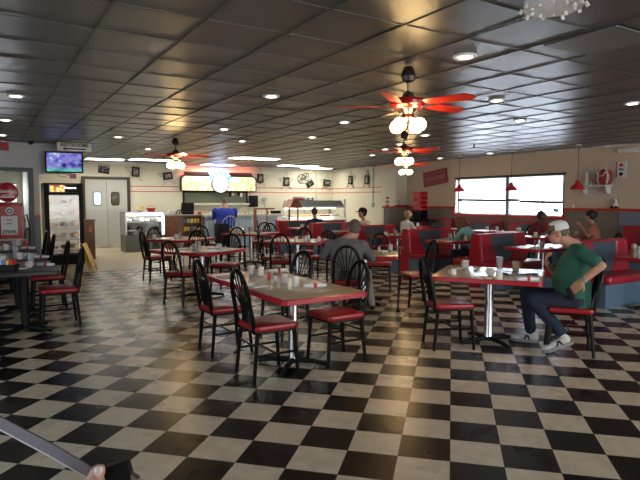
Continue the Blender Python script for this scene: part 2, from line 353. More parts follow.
# ------------------------------------------------------------------ ceiling lights
spots = [(0.39, 7.42), (0.36, 9.69), (0.38, 11.93), (2.94, 5.87), (3.59, 8.97), (3.42, 13.36), (3.54, 3.41), (5.4, 4.67), (7.04, 5.63), (4.87, 7.2), (7.12, 7.83), (8.24, 10.45), (7.79, 9.36), (9.03, 12.0), (9.09, 9.64), (7.02, 3.92), (11.35, 11.83), (11.26, 9.92), (4.62, 10.57), (5.48, 9.21), (7.06, 11.16), (2.29, 11.14)]
where = ['over the near left tables', 'over the second left table', 'near the gas pump', 'over the front table', 'over the middle tables', 'near the brown snack counter', 'right of the nearest ceiling fan', 'second to the right past the near fan', 'third to the right past the near fan', 'left behind the near fan', 'over the window-side booths', 'between the farthest fans and the window', 'right of the second fan', 'near the red hanging pennant sign', 'above the red sign approach', 'at the right edge of the photo', 'close to the window corner', 'by the smoke detector', 'right of the left fan', 'centre of the room', 'beyond the middle of the room', 'left of the left fan']
p0 = None
for (x, y), wh in zip(spots, where):
    if p0 is None:
        p0 = empty('recessed_light'); MB().lathe([(.072, -.004), (.095, -.008), (.10, -.004), (.10, .012), (.072, .012)], 24).build('trim_ring', 'whitepl', p0)
        MB().lathe([(.0, -.006), (.05, -.006), (.071, -.002), (.071, .01), (0, .01)], 20).build('lens', 'spot', p0); o = p0
    else: o = tree_copy(p0)
    o.location = (x, y, CEIL-.006); tag(o, 'round lit recessed ceiling light '+wh, 'ceiling light', 'recessed ceiling lights')
tw = ['beside the television', 'left of the left ceiling fan', 'above the hot bar aisle', 'just over the lit counter sign', 'farther one above the hot bar', 'smallest one in the far corner']
for (x, y, l), wh in zip(((3.17, 17.35, 1.1), (4.5, 16.85, 1.5), (6.85, 14.8, 1.5), (7.0, 18.1, 1.2), (9.6, 17.1, 1.5), (10.9, 18.0, 1.2)), tw):
    o = empty('fluorescent_fixture', (x, y, CEIL-.012), 0, 'long lit fluorescent ceiling fixture '+wh, 'ceiling light', 'fluorescent fixtures at the back')
    fr = MB(); h = l/2
    fr.box(-h, h, -.3, -.27, 0, .02); fr.box(-h, h, .27, .3, 0, .02); fr.box(-h, -h+.03, -.27, .27, 0, .02); fr.box(h-.03, h, -.27, .27, 0, .02)
    fr.build('frame', 'whitepl', o); MB().box(-h+.03, h-.03, -.27, .27, .002, .016).build('diffuser', 'tubes', o)

# ------------------------------------------------------------------ ceiling fans
def fan(loc, a0, label, flower=False):
    r = empty('ceiling_fan', loc, 0, label, 'ceiling fan', 'red bladed ceiling fans')
    MB().lathe([(.02, -.145), (.055, -.13), (.072, -.09), (.060, -.045), (.035, 0)], 24).build('canopy', 'darksteel', r)
    MB().tube([(0, 0, -.12), (0, 0, -.30)], .012, 10).build('downrod', 'darksteel', r)
    MB().lathe([(.02, -.22), (.05, -.24), (.06, -.27), (.10, -.29), (.13, -.31), (.05, -.42), (.04, -.44)], 28).build('motor_cover', 'darksteel', r)
    h = MB().lathe([(.10, -.285), (.155, -.295), (.17, -.32), (.165, -.35), (.12, -.375), (.06, -.38)], 28).build('motor_housing', mat('red_motor_enamel', (.40, .01, .01), .2), r)
    for k in range(5):
        T = Matrix.Rotation(R(a0+72*k), 4, 'Z') @ Matrix.Rotation(R(-13), 4, 'X')
        pl = [(.20, -.045), (.24, -.06), (.60, -.072), (.655, -.03), (.655, .03), (.60, .072), (.24, .06), (.20, .045)]
        b = MB().prism(pl, -.336, -.344+.014, 'z', T=Matrix.Translation((0, 0, -.02)) @ T).build('blade', 'fanred', r)
        T2 = Matrix.Translation((0, 0, -.02)) @ Matrix.Rotation(R(a0+72*k), 4, 'Z')
        MB().prism([(.09, -.015), (.20, -.03), (.27, -.02), (.27, .02), (.20, .03), (.09, .015)], -.353, -.346, 'z', T=T2).build('blade_bracket', 'darksteel', b)
    MB().lathe([(.015, -.52), (.04, -.50), (.06, -.46), (.05, -.43)], 20).build('light_kit', 'darksteel', r)
    for k in range(4):
        a = R(13.4+90*k); d = .115
        s = MB().tube([(.04*cos(a), .04*sin(a), -.46), (d*cos(a), d*sin(a), -.48)], .010, 8).build('lamp_arm', 'darksteel', r)
        MB().lathe([(.022, .055), (.042, .045), (.058, .02), (.063, -.005), (.055, -.035), (.034, -.055), (.0, -.062)], 18, ((d+.012)*cos(a), (d+.012)*sin(a), -.53)).build('glass_globe', 'bulb', s)
    MB().tube([(.02, 0, -.52), (.02, 0, -.64)], .002, 5).build('pull_chain', 'chrome', r)
    return r
fan((3.38, 3.95, CEIL), -67.6, 'nearest ceiling fan with red blades and glowing globes')
fan((6.4, 7.57, CEIL), -62, 'middle ceiling fan, just below and behind the nearest one')
fan((8.85, 10.4, CEIL), -66, 'farthest and smallest ceiling fan in the right-hand line')
fan((3.3, 10.8, CEIL), -10, 'ceiling fan on the left above the tables before the lit sign')

# ------------------------------------------------------------------ pendant lamps
for x, y, lb in ((11.25, 10.96, 'red dome pendant lamp at the far end of the window'), (11.25, 9.21, 'red dome pendant lamp over the middle of the window'), (11.25, 7.42, 'red dome pendant lamp beside the wall shelf')):
    o = empty('pendant_lamp', (x, y, CEIL), 0, lb, 'pendant lamp', 'red pendant lamps')
    MB().lathe([(.05, -.02), (.06, 0)], 16).build('canopy', 'whitepl', o)
    MB().tube([(0, 0, -.01), (0, 0, -.80)], .006, 6).build('cord', 'blackm', o)
    MB().lathe([(.02, -.77), (.045, -.79), (.055, -.84), (.08, -.87), (.13, -.91), (.158, -.96), (.162, -.98), (.155, -.975), (.12, -.925), (.07, -.89), (.03, -.84)], 28).build('lamp_shade', mat('red_lamp_enamel', (.55, .03, .03), .3), o)
    MB().ball((0, 0, -.92), .03, 12).build('bulb', 'whitepl', o)

# ------------------------------------------------------------------ diner chair
def make_chair():
    r = empty('diner_chair')
    MB().rbox(-.21, .21, -.205, .205, .425, .475, .05, 5).build('seat', 'vinyl', r)
    MB().rbox(-.20, .20, -.195, .195, .405, .426, .04, 4).build('seat_frame', 'black', r)
    for sx, sy in ((1, 1), (1, -1), (-1, 1), (-1, -1)):
        MB().tube([(.175*sx, .17*sy, .41), ((.205 if sx > 0 else -.215), .185*sy, 0)], [.020, .016], 8).build('leg', 'black', r)
    s = MB()
    for sy in (1, -1): s.tube([(.192, .178*sy, .22), (-.197, .178*sy, .22)], .011, 6)
    s.tube([(.0, -.178, .22), (.0, .178, .22)], .010, 6); s.tube([(-.19, -.176, .30), (-.19, .176, .30)], .008, 6)
    s.build('stretcher', 'black', r)
    def hp(t):   # hoop point, t 0..1 left to right over the top
        a = pi*t
        y = .185*cos(a)*(1.0 if sin(a) > .0 else 1); z = .66+.275*sin(a)
        return Vector((-.20-.085*(z-.42)/.5, y*(1-.10*(1-sin(a))), z))
    pts = [Vector((-.195, .160, .41)), Vector((-.215, .172, .52))]+[hp(k/14) for k in range(15)]+[Vector((-.215, -.172, .52)), Vector((-.195, -.160, .41))]
    b = MB().tube(pts, .0195, 8).build('backrest', 'black', r)
    for k in range(7):
        tt = .12+.76*k/6; e = hp(tt); y0 = .115*(1-2*k/6)
        MB().tube([(-.185, y0, .46), (-.205, y0*.55, .56), (-.222, y0*.60, .64), e], .0068, 5).build('spindle', 'black', b)
    MB().tube([(-.214, .085, .60), (-.214, -.085, .60)], .006, 5).build('cross_wire', 'black', b)
    return r
CH0 = make_chair(); ch_used = [0]
def snapshot(o):
    KIDS[o.name] = list(o.children)
    for c in KIDS[o.name]: snapshot(c)
snapshot(CH0)
for o in [CH0]: pass
def chair(x, y, deg, label, group='black hoop-back diner chairs', back=0):
    if ch_used[0]: r = tree_copy_named(CH0)
    else: r = CH0; ch_used[0] = 1
    r.location = (x, y, 0); r.rotation_euler = (0, 0, R(deg)); tag(r, label, 'chair', group); return r
def tree_copy_named(o, parent=None):
    c = o.copy(); COL.objects.link(c)
    if parent: c.parent = parent
    for ch in KIDS.get(o.name, []): tree_copy_named(ch, c)
    return c
A_ = 'black hoop-back chair with red seat '
chair(2.10, 4.30, 0, A_+'nearest the camera, left side of the front table')
chair(2.07, 5.20, 0, A_+'at the far left corner of the front table')
chair(2.84, 4.33, 180, A_+'at the near right of the front table')
chair(2.87, 5.42, 193, A_+'behind the front table, far right side')
chair(4.13, 4.14, -25, A_+'opposite the man in green')
chair(5.00, 3.345, 129, A_+'under the man in the green shirt')
chair(5.38, 6.06, 165, A_+'beside the walking cane')
chair(4.14, 6.05, 55, A_+'under the man in the grey cardigan')
chair(5.78, 7.45, 232, A_+'on the far side of the grey-cardigan man\'s table')
chair(2.52, 7.98, 29, A_+'left of the square table behind the front table')
chair(3.47, 8.68, 225, A_+'right side of the square table behind the front table')
chair(2.80, 10.45, 5, A_+'left end of the table before the display case')
chair(3.70, 10.60, 60, A_+'near side of the table before the display case')
chair(3.25, 11.75, 290, A_+'behind the table before the display case')
chair(4.20, 12.10, 240, A_+'far right of the table before the display case')
chair(4.67, 9.27, -34, A_+'left of the mug table, seen edge-on')
chair(4.50, 8.66, 62, A_+'near side of the mug table')
chair(5.72, 9.95, 240, A_+'far side of the mug table')
chair(5.49, 8.85, 215, A_+'right end of the mug table')
chair(6.15, 12.55, 230, A_+'right of the table before the blue counter')
chair(6.25, 13.10, 230, A_+'farther right of the table before the blue counter')
chair(4.80, 11.35, 70, A_+'near left of the table before the blue counter')
chair(10.75, 12.35, 250, A_+'just past the half wall table')
chair(11.15, 12.65, 230, A_+'under the stack of booster seats')
chair(10.95, 11.75, 200, A_+'at the first window table')
chair(10.55, 10.30, 190, A_+'at the second window table')
chair(10.75, 9.42, 190, A_+'at the third window table')
chair(10.85, 8.42, 190, A_+'just left of the man in maroon')
chair(9.75, 5.90, 100, A_+'right of the woman in rust, behind the pink-lit booth')
chair(10.15, 5.45, 120, A_+'at the right edge of the photo')
D_ = 'black chair with red seat '
for y, lb in ((7.32, 'nearest along the left dark tables'), (8.62, 'second along the left dark tables'), (10.45, 'third along the left dark tables'), (11.70, 'fourth along the left tables, nearest the pastry cooler')):
    chair(.76, y, 180, D_+lb, 'chairs along the left tables')
# natural wood windsor chair at the counter
def windsor(loc, deg, label, m='wood_pale'):
    pm = mat('pale_grey_wood', (.42, .38, .34), .5)
    r = empty('windsor_chair', loc, R(deg), label, 'chair')
    MB().rbox(-.2, .2, -.2, .2, .60, .635, .08, 6).build('seat', pm, r)
    for sx in (1, -1):
        for sy in (1, -1): MB().tube([(.14*sx, .14*sy, .60), (.2*sx, .2*sy, 0)], [.018, .013], 8).build('leg', pm, r)
    MB().tube([(.18, .18, .2), (-.18, .18, .2), (-.18, -.18, .2), (.18, -.18, .2)], .009, 6, True).build('stretcher', pm, r)
    pts = [Vector((-.18-.08*sin(pi*k/14), .22*cos(pi*k/14), .64+.42*sin(pi*k/14))) for k in range(15)]
    b = MB().tube(pts, .013, 8).build('backrest', pm, r)
    for k in range(7):
        q = pts[2+int(k*10/6)]; MB().tube([(-.18, .15*(1-k/3), .63), tuple(q)], .006, 5).build('spindle', pm, b)
    return r
windsor((6.36, 15.62, 0), 80, 'pale grey wooden high-back chair under the man in blue').scale = (1, 1.3, 1)
windsor((7.55, 15.75, 0), 90, 'pale wooden high chair at the blue counter, right of the man in blue')

# ------------------------------------------------------------------ tables
TB = []
def ptable(x, y, deg, sx, sy, label, m='top', peds=((0, 0),), name='diner_table', group='red edged diner tables'):
    r = empty(name, (x, y, 0), R(deg), label, 'table', group); TB.append((x, y, R(deg), sx/2-.06, sy/2-.06))
    t = MB().rbox(-sx/2+.006, sx/2-.006, -sy/2+.006, sy/2-.006, .712, .752, .045, 5).build('tabletop', m, r)
    e = MB()   # edge band as a ring
    def ring(ins):
        o = []; rr = .05-ins; X, Y = sx/2, sy/2
        for cx, cy, a0 in ((X-.05, Y-.05, 0), (-X+.05, Y-.05, 90), (-X+.05, -Y+.05, 180), (X-.05, -Y+.05, 270)):
            for k in range(6): a = R(a0+18*k); o.append((cx+rr*cos(a), cy+rr*sin(a)))
        return o
    n = 24; vs = [(*p, z) for ins, z in ((.012, .705), (0, .712), (0, .746), (.010, .7535)) for p in ring(ins)]
    fs = [(k*n+i, k*n+(i+1) % n, (k+1)*n+(i+1) % n, (k+1)*n+i) for k in range(3) for i in range(n)]
    vs += [(*p, z) for z in (.7535, .705) for p in ring(.016)]
    fs += [(3*n+i, 3*n+(i+1) % n, 4*n+(i+1) % n, 4*n+i) for i in range(n)]+[(4*n+i, 4*n+(i+1) % n, 5*n+(i+1) % n, 5*n+i) for i in range(n)]+[(5*n+i, 5*n+(i+1) % n, (i+1) % n, i) for i in range(n)]
    MB().add(vs, fs).build('edge_band', 'edge' if m == 'top' else m, t)
    for qx, qy in peds:
        c = MB().lathe([(.055, .05), (.046, .08), (.046, .69), (.10, .70), (.10, .712)], 20, (qx, qy, 0)).build('pedestal_column', 'chrome' if m == 'top' else 'blackm', r)
        b = MB(); b.lathe([(.07, .03), (.06, .06), (.04, .075)], 16, (qx, qy, 0))
        for k in range(4):
            a = R(45+90*k); L = .34
            b.tube([(qx+.03*cos(a), qy+.03*sin(a), .05), (qx+.2*cos(a), qy+.2*sin(a), .045), (qx+L*cos(a), qy+L*sin(a), .020)], [.028, .024, .018], 8)
        b.build('pedestal_base', 'blackm', r)
    return r
ptable(2.36, 4.60, 0, .82, 1.78, 'large front table with red edge, row of mugs on it', peds=((.06, -.19),))
ptable(4.60, 4.02, 35, 1.08, 1.08, 'square red edged table at which the man in green sits')
ptable(4.80, 6.55, 48, 1.05, 1.05, 'red edged table in front of the man in the grey cardigan')
ptable(2.93, 8.32, 30, 1.02, 1.02, 'square red edged table directly behind the front table')
ptable(3.45, 11.0, 32, 1.0, 1.0, 'red edged table standing before the glass display case')
ptable(5.20, 9.30, 45, 1.0, 1.1, 'red edged table with several white mugs, centre of the room')
ptable(5.45, 12.0, 40, 1.05, 1.05, 'red edged table nearest the blue counter')
for x, y, lb in ((10.95, 12.3, 'small table under the stack of booster seats'), (11.08, 10.95, 'small table at the far end of the window'), (11.08, 9.85, 'small table under the middle of the window'), (11.08, 8.95, 'small table at the near end of the window'), (11.2, 7.35, 'small table between the man in maroon and the woman in rust'), (10.2, 7.6, 'red edged table behind the man in green\'s cap')):
    ptable(x, y, 0, .75, .62, lb, group='window side tables')
for y, lb in ((7.25, 'nearest dark table at the left edge'), (8.62, 'second dark table at the left edge'), (10.25, 'third dark table at the left edge'), (11.45, 'farthest dark table, by the gas pump')):
    ly = 1.2 if y < 11 else .8
    ptable(.12, y, 0, 1.2, ly, lb+' with place settings', m='darktop', peds=((.27, -.05), (-.3, .0)), group='dark tables along the left')

# ------------------------------------------------------------------ booths
BX0, BX1 = 7.38, 8.63
def booth(yc, label, x0=BX0, x1=BX1, near=True, far=True, group='double booths in the centre row'):
    r = empty('booth_bench', ((x0+x1)/2, yc, 0), 0, label, 'booth', group); h = (x1-x0)/2
    prof = [(-.12, .42), (-.075, .88), (-.05, .925), (0, .935), (.05, .925), (.075, .88), (.12, .42)]
    MB().prism([(p[0], p[1]) for p in prof], -h+.03, h-.03, 'x').build('backrest', 'boothred', r)
    for s in (-1, 1):
        MB().prism([(a*1.12, b*1.006) for a, b in prof]+[(.13, 0), (-.13, 0)], s*h, s*(h-.035), 'x').build('end_panel', 'boothred', r)
    for s, on in ((-1, near), (1, far)):
        if not on: continue
        # side cushions with curved inner edge, slate middle panel
        zc = [.45+.45*k/8 for k in range(9)]
        def edge(z): u = (z-.45)/.45; return .13+.17*(1-(1-u)**2)
        def yy(z, d): return s*(.075+(.12-.075)*(.88-z)/.46+d)
        for sd in (-1, 1):
            m = MB(); vs = []; n = len(zc)
            for z in zc:
                for xx, d in ((h-.04, .004), (h-.06, .03), (edge(z)+.03, .032), (edge(z), .004)): vs.append((sd*xx, yy(z, d), z))
            fs = [(i*4+k, i*4+k+1, (i+1)*4+k+1, (i+1)*4+k) for i in range(n-1) for k in range(3)]
            fs += [(0, 1, 2, 3), (n*4-4, n*4-3, n*4-2, n*4-1)]+[(i*4, i*4+3, (i+1)*4+3, (i+1)*4) for i in range(n-1)]
            m.add(vs, fs).build('side_cushion', 'boothred', r)
        vs = []; n = len(zc)
        for z in zc:
            for q in (-1, 1): vs.append((q*(edge(z)+.01), yy(z, .014), z))
        for z in zc:
            for q in (-1, 1): vs.append((q*(edge(z)+.01), yy(z, -.005), z))
        fs = [(2*i, 2*i+1, 2*i+3, 2*i+2) for i in range(n-1)]+[(2*(n+i), 2*(n+i)+1, 2*(n+i)+3, 2*(n+i)+2) for i in range(n-1)]
        fs += [(2*i, 2*i+2, 2*(n+i)+2, 2*(n+i)) for i in range(n-1)]+[(2*i+1, 2*i+3, 2*(n+i)+3, 2*(n+i)+1) for i in range(n-1)]+[(2*n-2, 2*n-1, 4*n-1, 4*n-2)]
        MB().add(vs, fs).build('centre_panel', 'boothblue', r)
        ya, yb = sorted((s*.13, s*.56))
        MB().rbox(-h+.01, h-.01, ya, yb, .34, .46, .05, 5).build('seat', 'boothred', r)
        ya, yb = sorted((s*.0, s*.50))
        MB().box(-h+.02, h-.02, ya, yb, .0, .34).build('base', 'boothbase', r)
    return r
for y, lb in ((4.9, 'nearest red booth behind the man in green, slate centre panel'), (6.8, 'red booth behind the green-shirt man\'s table'), (8.7, 'red booth behind the grey-cardigan man\'s table'), (10.6, 'red booth in front of the man in the black cap'), (12.5, 'red booth in front of the person in navy'), (14.4, 'farthest red booth, before the hot bar')):
    booth(y, lb)
for y, lb in ((4.9+.95-1.9, 'nearest booth table at the right edge'), (5.85, 'booth table behind the man in green'), (7.75, 'booth table where the auburn-haired woman sits'), (9.65, 'booth table before the man in the black cap'), (11.55, 'booth table before the person in navy'), (13.45, 'farthest booth table near the hot bar')):
    ptable(8.0, y, 0, 1.24, .72, lb, name='booth_table', group='booth tables in the centre row')
for y, lb in ((12.55, 'far window-side booth under the wall sign'), (10.4, 'booth backed against the middle of the window'), (8.75, 'booth at the near end of the window'), (6.55, 'booth under the wall shelf behind the woman in rust'), (5.6, 'red booth at the right edge against the wall')):
    booth(y, lb, 11.62, 12.03+.0, True, False, 'booths against the window wall') if False else None
def banquette(y0, y1, label):
    r = empty('banquette', (11.95, (y0+y1)/2, 0), 0, label, 'booth', 'benches along the window wall'); h = (y1-y0)/2
    MB().prism([(-.06, .4), (-.03, .95), (.0, .98), (.08, .98), (.08, .4)], -h, h, 'y').build('backrest', 'boothred', r)
    MB().prism([(-.075, .5), (-.045, .92), (-.03, .92), (-.05, .5)], -h*.5, h*.5, 'y').build('centre_panel', 'boothblue', r)
    MB().rbox(-.45, -.02, -h, h, .34, .45, .04, 4).build('seat', 'boothred', r); MB().box(-.40, .08, -h+.01, h-.01, 0, .34).build('base', 'boothbase', r)
for a, b, lb in ((11.9, 13.3, 'red wall bench left of the window, lit pink and blue'), (10.1, 11.5, 'wall bench below the far half of the window'), (8.4, 9.8, 'wall bench below the near half of the window'), (5.3, 6.75, 'wall bench at the right edge below the red rail')):
    banquette(a, b, lb)

# ------------------------------------------------------------------ tabletop things
PR = {}
def proto(kind):
    if kind == 'mug':
        o = MB().lathe([(.0, .004), (.030, 0), (.036, .004), (.040, .088), (.037, .09), (.033, .085), (.030, .012), (0, .010)], 18).build('coffee_mug', 'china')
        MB().tube([(.038, 0, .07), (.06, 0, .068), (.066, 0, .045), (.055, 0, .022), (.037, 0, .02)], .005, 6).build('handle', 'china', o); return o
    if kind == 'upmug':   # turned upside down
        o = MB().lathe([(.041, 0), (.042, .01), (.037, .09), (.030, .096), (0, .096)], 18).build('coffee_mug', 'china')
        MB().tube([(.040, 0, .02), (.062, 0, .024), (.066, 0, .045), (.056, 0, .070), (.037, 0, .075)], .005, 6).build('handle', 'china', o); return o
    if kind == 'tanmug':
        o = MB().lathe([(.0, .004), (.034, 0), (.038, .004), (.040, .098), (.037, .10), (.033, .09), (.030, .012), (0, .010)], 18).build('coffee_mug', 'browncup')
        MB().tube([(.038, 0, .075), (.062, 0, .07), (.066, 0, .045), (.055, 0, .022), (.037, 0, .02)], .005, 6).build('handle', 'browncup', o); return o
    if kind == 'glass':
        return MB().lathe([(0, .006), (.026, 0), (.030, .004), (.038, .145), (.036, .145), (.028, .012), (0, .01)], 18).build('drinking_glass', 'glassy')
    if kind == 'roll':
        o = MB().tube([(-.10, 0, .018), (-.04, 0, .020), (.04, 0, .020), (.10, 0, .018)], [.014, .020, .020, .015], 12).build('napkin_roll', 'paper')
        MB().tube([(-.014, 0, .0205), (.014, 0, .0205)], .0206, 12).build('paper_band', 'redpaper', o); return o
    if kind == 'salt':
        o = MB().lathe([(.022, 0), (.024, .01), (.017, .055)], 14).build('salt_shaker', 'china'); MB().lathe([(.017, .055), (.018, .07), (.01, .078), (0, .079)], 14).build('cap', 'chrome', o); return o
    if kind == 'ketchup':
        o = MB().lathe([(.026, 0), (.028, .02), (.028, .10), (.012, .14), (.011, .15)], 14).build('ketchup_bottle', 'ketchup'); MB().lathe([(.013, .15), (.013, .165), (.005, .185), (0, .186)], 12).build('cap', 'china', o); return o
    if kind == 'syrup':
        o = MB().lathe([(.036, 0), (.038, .02), (.036, .09), (.026, .115), (.026, .13)], 16).build('syrup_bottle', 'wood'); MB().lathe([(.03, .13), (.034, .15), (.034, .175), (.02, .19), (0, .192)], 14).build('cap', 'browncup', o); return o
    if kind == 'caddy':
        o = MB().box(-.07, .07, -.04, .04, 0, .05).build('packet_caddy', 'blackm')
        for i, mm in enumerate(('paper', 'blueplastic', 'yellow', 'redpaper')): MB().box(-.06+i*.03, -.036+i*.03, -.032, .032, .02, .085).build('packets', mm, o)
        return o
    if kind == 'bowl':
        o = MB().lathe([(.025, 0), (.03, .006), (.055, .04), (.058, .05), (.052, .05), (.03, .012), (0, .010)], 18).build('packet_bowl', 'china')
        q = MB()
        for k in range(7): a = k*.9; q.box(-.014, .014, -.003, .003, -.02, .03, Matrix.Translation((.022*cos(a), .022*sin(a), .045)) @ Matrix.Rotation(a, 4, 'Z') @ Matrix.Rotation(.4, 4, 'X'))
        q.build('packets', 'paper', o); return o
    if kind == 'creamer':
        o = MB().lathe([(0, .003), (.024, 0), (.034, .02), (.026, .055), (.030, .07), (.027, .07), (.02, .05), (0, .01)], 16).build('cream_pitcher', 'china')
        MB().tube([(.03, 0, .055), (.05, 0, .05), (.048, 0, .025), (.032, 0, .02)], .004, 6).build('handle', 'china', o); return o
    if kind == 'plate':
        return MB().lathe([(0, .004), (.05, 0), (.06, .003), (.10, .014), (.098, .017), (.055, .007), (0, .007)], 24).build('plate', 'china')
    if kind == 'fold':
        return MB().rbox(-.09, .09, -.06, .06, 0, .012, .01, 2).build('folded_napkin', 'paper')
    if kind == 'dispenser':
        o = MB().rbox(-.05, .05, -.06, .06, 0, .13, .012, 3).build('napkin_dispenser', 'chrome'); MB().box(-.052, -.05, -.04, .04, .03, .11).build('napkins', 'paper', o); return o
CATS = dict(mug='mug', upmug='mug', tanmug='mug', glass='glass', roll='napkin', salt='salt shaker', ketchup='ketchup bottle', syrup='syrup bottle', caddy='condiment caddy', bowl='bowl', creamer='pitcher', plate='plate', fold='napkin', dispenser='napkin dispenser')
TZ = .7545
def put(kind, x, y, label, deg=0, z=TZ, group=None):
    if kind not in PR: PR[kind] = proto(kind); snapshot(PR[kind]); o = PR[kind]
    else: o = tree_copy_named(PR[kind])
    if abs(z-TZ) < .001:   # keep the thing on the nearest table's top
        best = None
        for tx, ty, ta, hx, hy in TB:
            u, v = (x-tx)*cos(ta)+(y-ty)*sin(ta), -(x-tx)*sin(ta)+(y-ty)*cos(ta)
            cu, cv = max(-hx, min(hx, u)), max(-hy, min(hy, v)); dd = (cu-u)**2+(cv-v)**2
            if best is None or dd < best[0]: best = (dd, tx+cu*cos(ta)-cv*sin(ta), ty+cu*sin(ta)+cv*cos(ta))
        x, y = best[1], best[2]
    o.location = (x, y, z); o.rotation_euler = (0, 0, R(deg)); tag(o, label, CATS[kind], group or {'mug': 'mugs on the tables', 'upmug': 'mugs on the tables', 'roll': 'napkin rolls'}.get(kind)); return o
CA, SA = cos(R(31.584)), sin(R(31.584))
CP, SP = cos(R(-4.13)), sin(R(-4.13))
def at(px, py, z):
    """where a line of sight through that point of the photo meets height z (used while surveying the room)"""
    a, b = (px-320)/549.7, (240-py)/549.7
    d = (a, CP-b*SP, SP+b*CP); t = (z-1.525)/d[2]; x, y = d[0]*t, d[1]*t
    return CA*x+SA*y, -SA*x+CA*y
def putp(kind, px, py, label, deg=0, z=TZ):
    x, y = at(px, py, z); return put(kind, x, y, label, deg, z)
for px, py, lb in ((252, 274.5, 'leftmost upturned white mug on the front table'), (261, 275.5, 'second upturned white mug from the left on the front table'), (284.5, 284, 'third upturned white mug on the front table'), (295.5, 286.5, 'fourth upturned white mug, nearest the napkin roll, on the front table')):
    putp('upmug', px, py, lb, 58).scale = (.82, .82, .95)
putp('salt', 275, 281.5, 'white salt shaker on the front table'); putp('ketchup', 269, 280, 'small red condiment bottle beside the salt shaker on the front table').scale = (.6, .6, .55)
putp('roll', 315, 287.5, 'napkin roll with red band near the right side of the front table', -20)
putp('roll', 279, 272, 'napkin roll with red band at the far side of the front table', -20)
putp('fold', 259, 286.5, 'folded white napkin left on the front table', 10)
putp('fold', 231, 276, 'white sheet standing in for a reflection at the far left corner of the front table', 10).scale = (1.5, 1.3, .4)  # thin white sheet added in place of a table-top reflection
# table of the man in green
putp('mug', 465.5, 268, 'white mug at the far left of the green-shirt man\'s table', 90)
putp('creamer', 453.5, 275.5, 'white cream pitcher at the left of the green-shirt man\'s table', 150)
putp('fold', 458, 269, 'white napkin between pitcher and mug', 20).scale = (1, .6, .6)
putp('plate', 477, 268.5, 'small saucer with wrappers on the green-shirt man\'s table').scale = (.5, .5, 1)
putp('bowl', 490, 275, 'white bowl of sweetener packets on the green-shirt man\'s table')
putp('glass', 499.5, 270, 'tall clear glass on the green-shirt man\'s table')
putp('upmug', 499, 279.5, 'upturned white cup in front of the tall glass', 120)
putp('tanmug', 515.5, 270, 'tan coffee mug in front of the man in green', -20)
putp('fold', 489, 279, 'crumpled wrapper at the front edge of the green-shirt man\'s table', 30).scale = (.35, .4, .9)
o = putp('roll', 528, 281, 'napkin roll with red band before the man in green', -32)
mx, my = at(524, 275, TZ)
for k, (dx, lb) in enumerate(((0, 'closed dark menu lying at the bottom of the stack before the man in green'), (.02, 'second dark menu stacked before the man in green'))):
    r = empty('menu', (mx+dx, my+.06+dx*2, TZ+.010*k), R(-28+k*8), lb, 'menu', 'menus before the man in green')
    MB().box(-.17, .17, -.12, .12, 0, .008).build('cover', mat('dark_menu_cover', (.06, .07, .09), .2), r); MB().box(-.165, .16, -.115, .123, .0025, .0055).build('pages', 'paper', r)
# grey cardigan table
putp('fold', 383, 252.5, 'crumpled napkin on the grey-cardigan man\'s table', 20).scale = (.8, .8, 2.2)
putp('salt', 379, 250.5, 'salt shaker on the grey-cardigan man\'s table'); putp('mug', 391, 249, 'white mug on the grey-cardigan man\'s table', 30)
# mug table
for px, lb, g in ((283, 'leftmost', 0), (296, 'second', 0), (305, 'third', 0), (308, 'fourth', -1.5), (319, 'rightmost', 0)):
    putp('upmug' if px != 308 else 'mug', px, 241.3+g, lb+' white mug on the centre mug table', 60)
putp('roll', 326, 240.5, 'napkin roll at the right end of the centre mug table', -32); putp('fold', 274, 241.5, 'white napkin at the left end of the centre mug table', 10)
# table behind the front table
putp('mug', 195, 249.5, 'white mug on the square table behind the front table', 40); putp('glass', 199, 250.5, 'clear glass on the square table behind the front table'); putp('salt', 191.5, 250, 'salt shaker on the square table behind the front table')
putp('ketchup', 196, 248, 'red bottle on the square table behind the front table').scale = (.8, .8, .6)
putp('fold', 182, 249, 'orange-lit folded napkin on the square table behind the front table', 30); putp('fold', 213, 248.5, 'white napkin at the right of the square table behind the front table', 10); putp('bowl', 219, 248, 'bowl of packets on the square table behind the front table')
# table before display case
putp('mug', 154, 239, 'left white mug on the table before the display case'); putp('mug', 176, 238.8, 'middle white mug on the table before the display case'); putp('glass', 180, 239, 'clear glass on the table before the display case'); putp('fold', 166, 239.4, 'white napkin on the table before the display case'); putp('fold', 190, 239, 'red-lit napkin on the table before the display case')
# table before the blue counter
putp('mug', 233.5, 233, 'left mug on the table nearest the blue counter'); putp('mug', 239, 233.2, 'second mug on the table nearest the blue counter'); putp('glass', 249, 233.6, 'tall glass on the table nearest the blue counter'); putp('dispenser', 243, 232.3, 'steel napkin dispenser on the table nearest the blue counter')
# booth tables
putp('glass', 450, 241, 'clear glass at the left of the auburn-haired woman\'s table'); putp('mug', 457, 240, 'white mug on the auburn-haired woman\'s table'); putp('dispenser', 460.5, 239, 'napkin dispenser on the auburn-haired woman\'s table'); putp('mug', 469, 241, 'right white mug on the auburn-haired woman\'s table'); putp('fold', 462, 243, 'napkin at the edge of the auburn-haired woman\'s table', 20)
putp('mug', 384.5, 236, 'white mug on the booth table before the man in the black cap'); putp('glass', 402, 236.3, 'glass on the booth table before the man in the black cap')
putp('mug', 312, 228.5, 'mug on the booth table before the person in navy'); putp('glass', 340, 229, 'glass on the booth table behind the man in grey'); putp('mug', 301, 227, 'white mug on the farthest booth table')
putp('tanmug', 542, 247, 'tan mug on the booth table behind the man in green'); putp('fold', 534, 248, 'white paper on the booth table behind the man in green', 20); putp('plate', 551, 248, 'white plate on the booth table behind the man in green'); putp('ketchup', 535, 245.5, 'red bottle on the booth table behind the man in green').scale = (.8, .8, .5)
putp('syrup', 631, 258, 'dark bottle with tan cap on the right edge booth table')
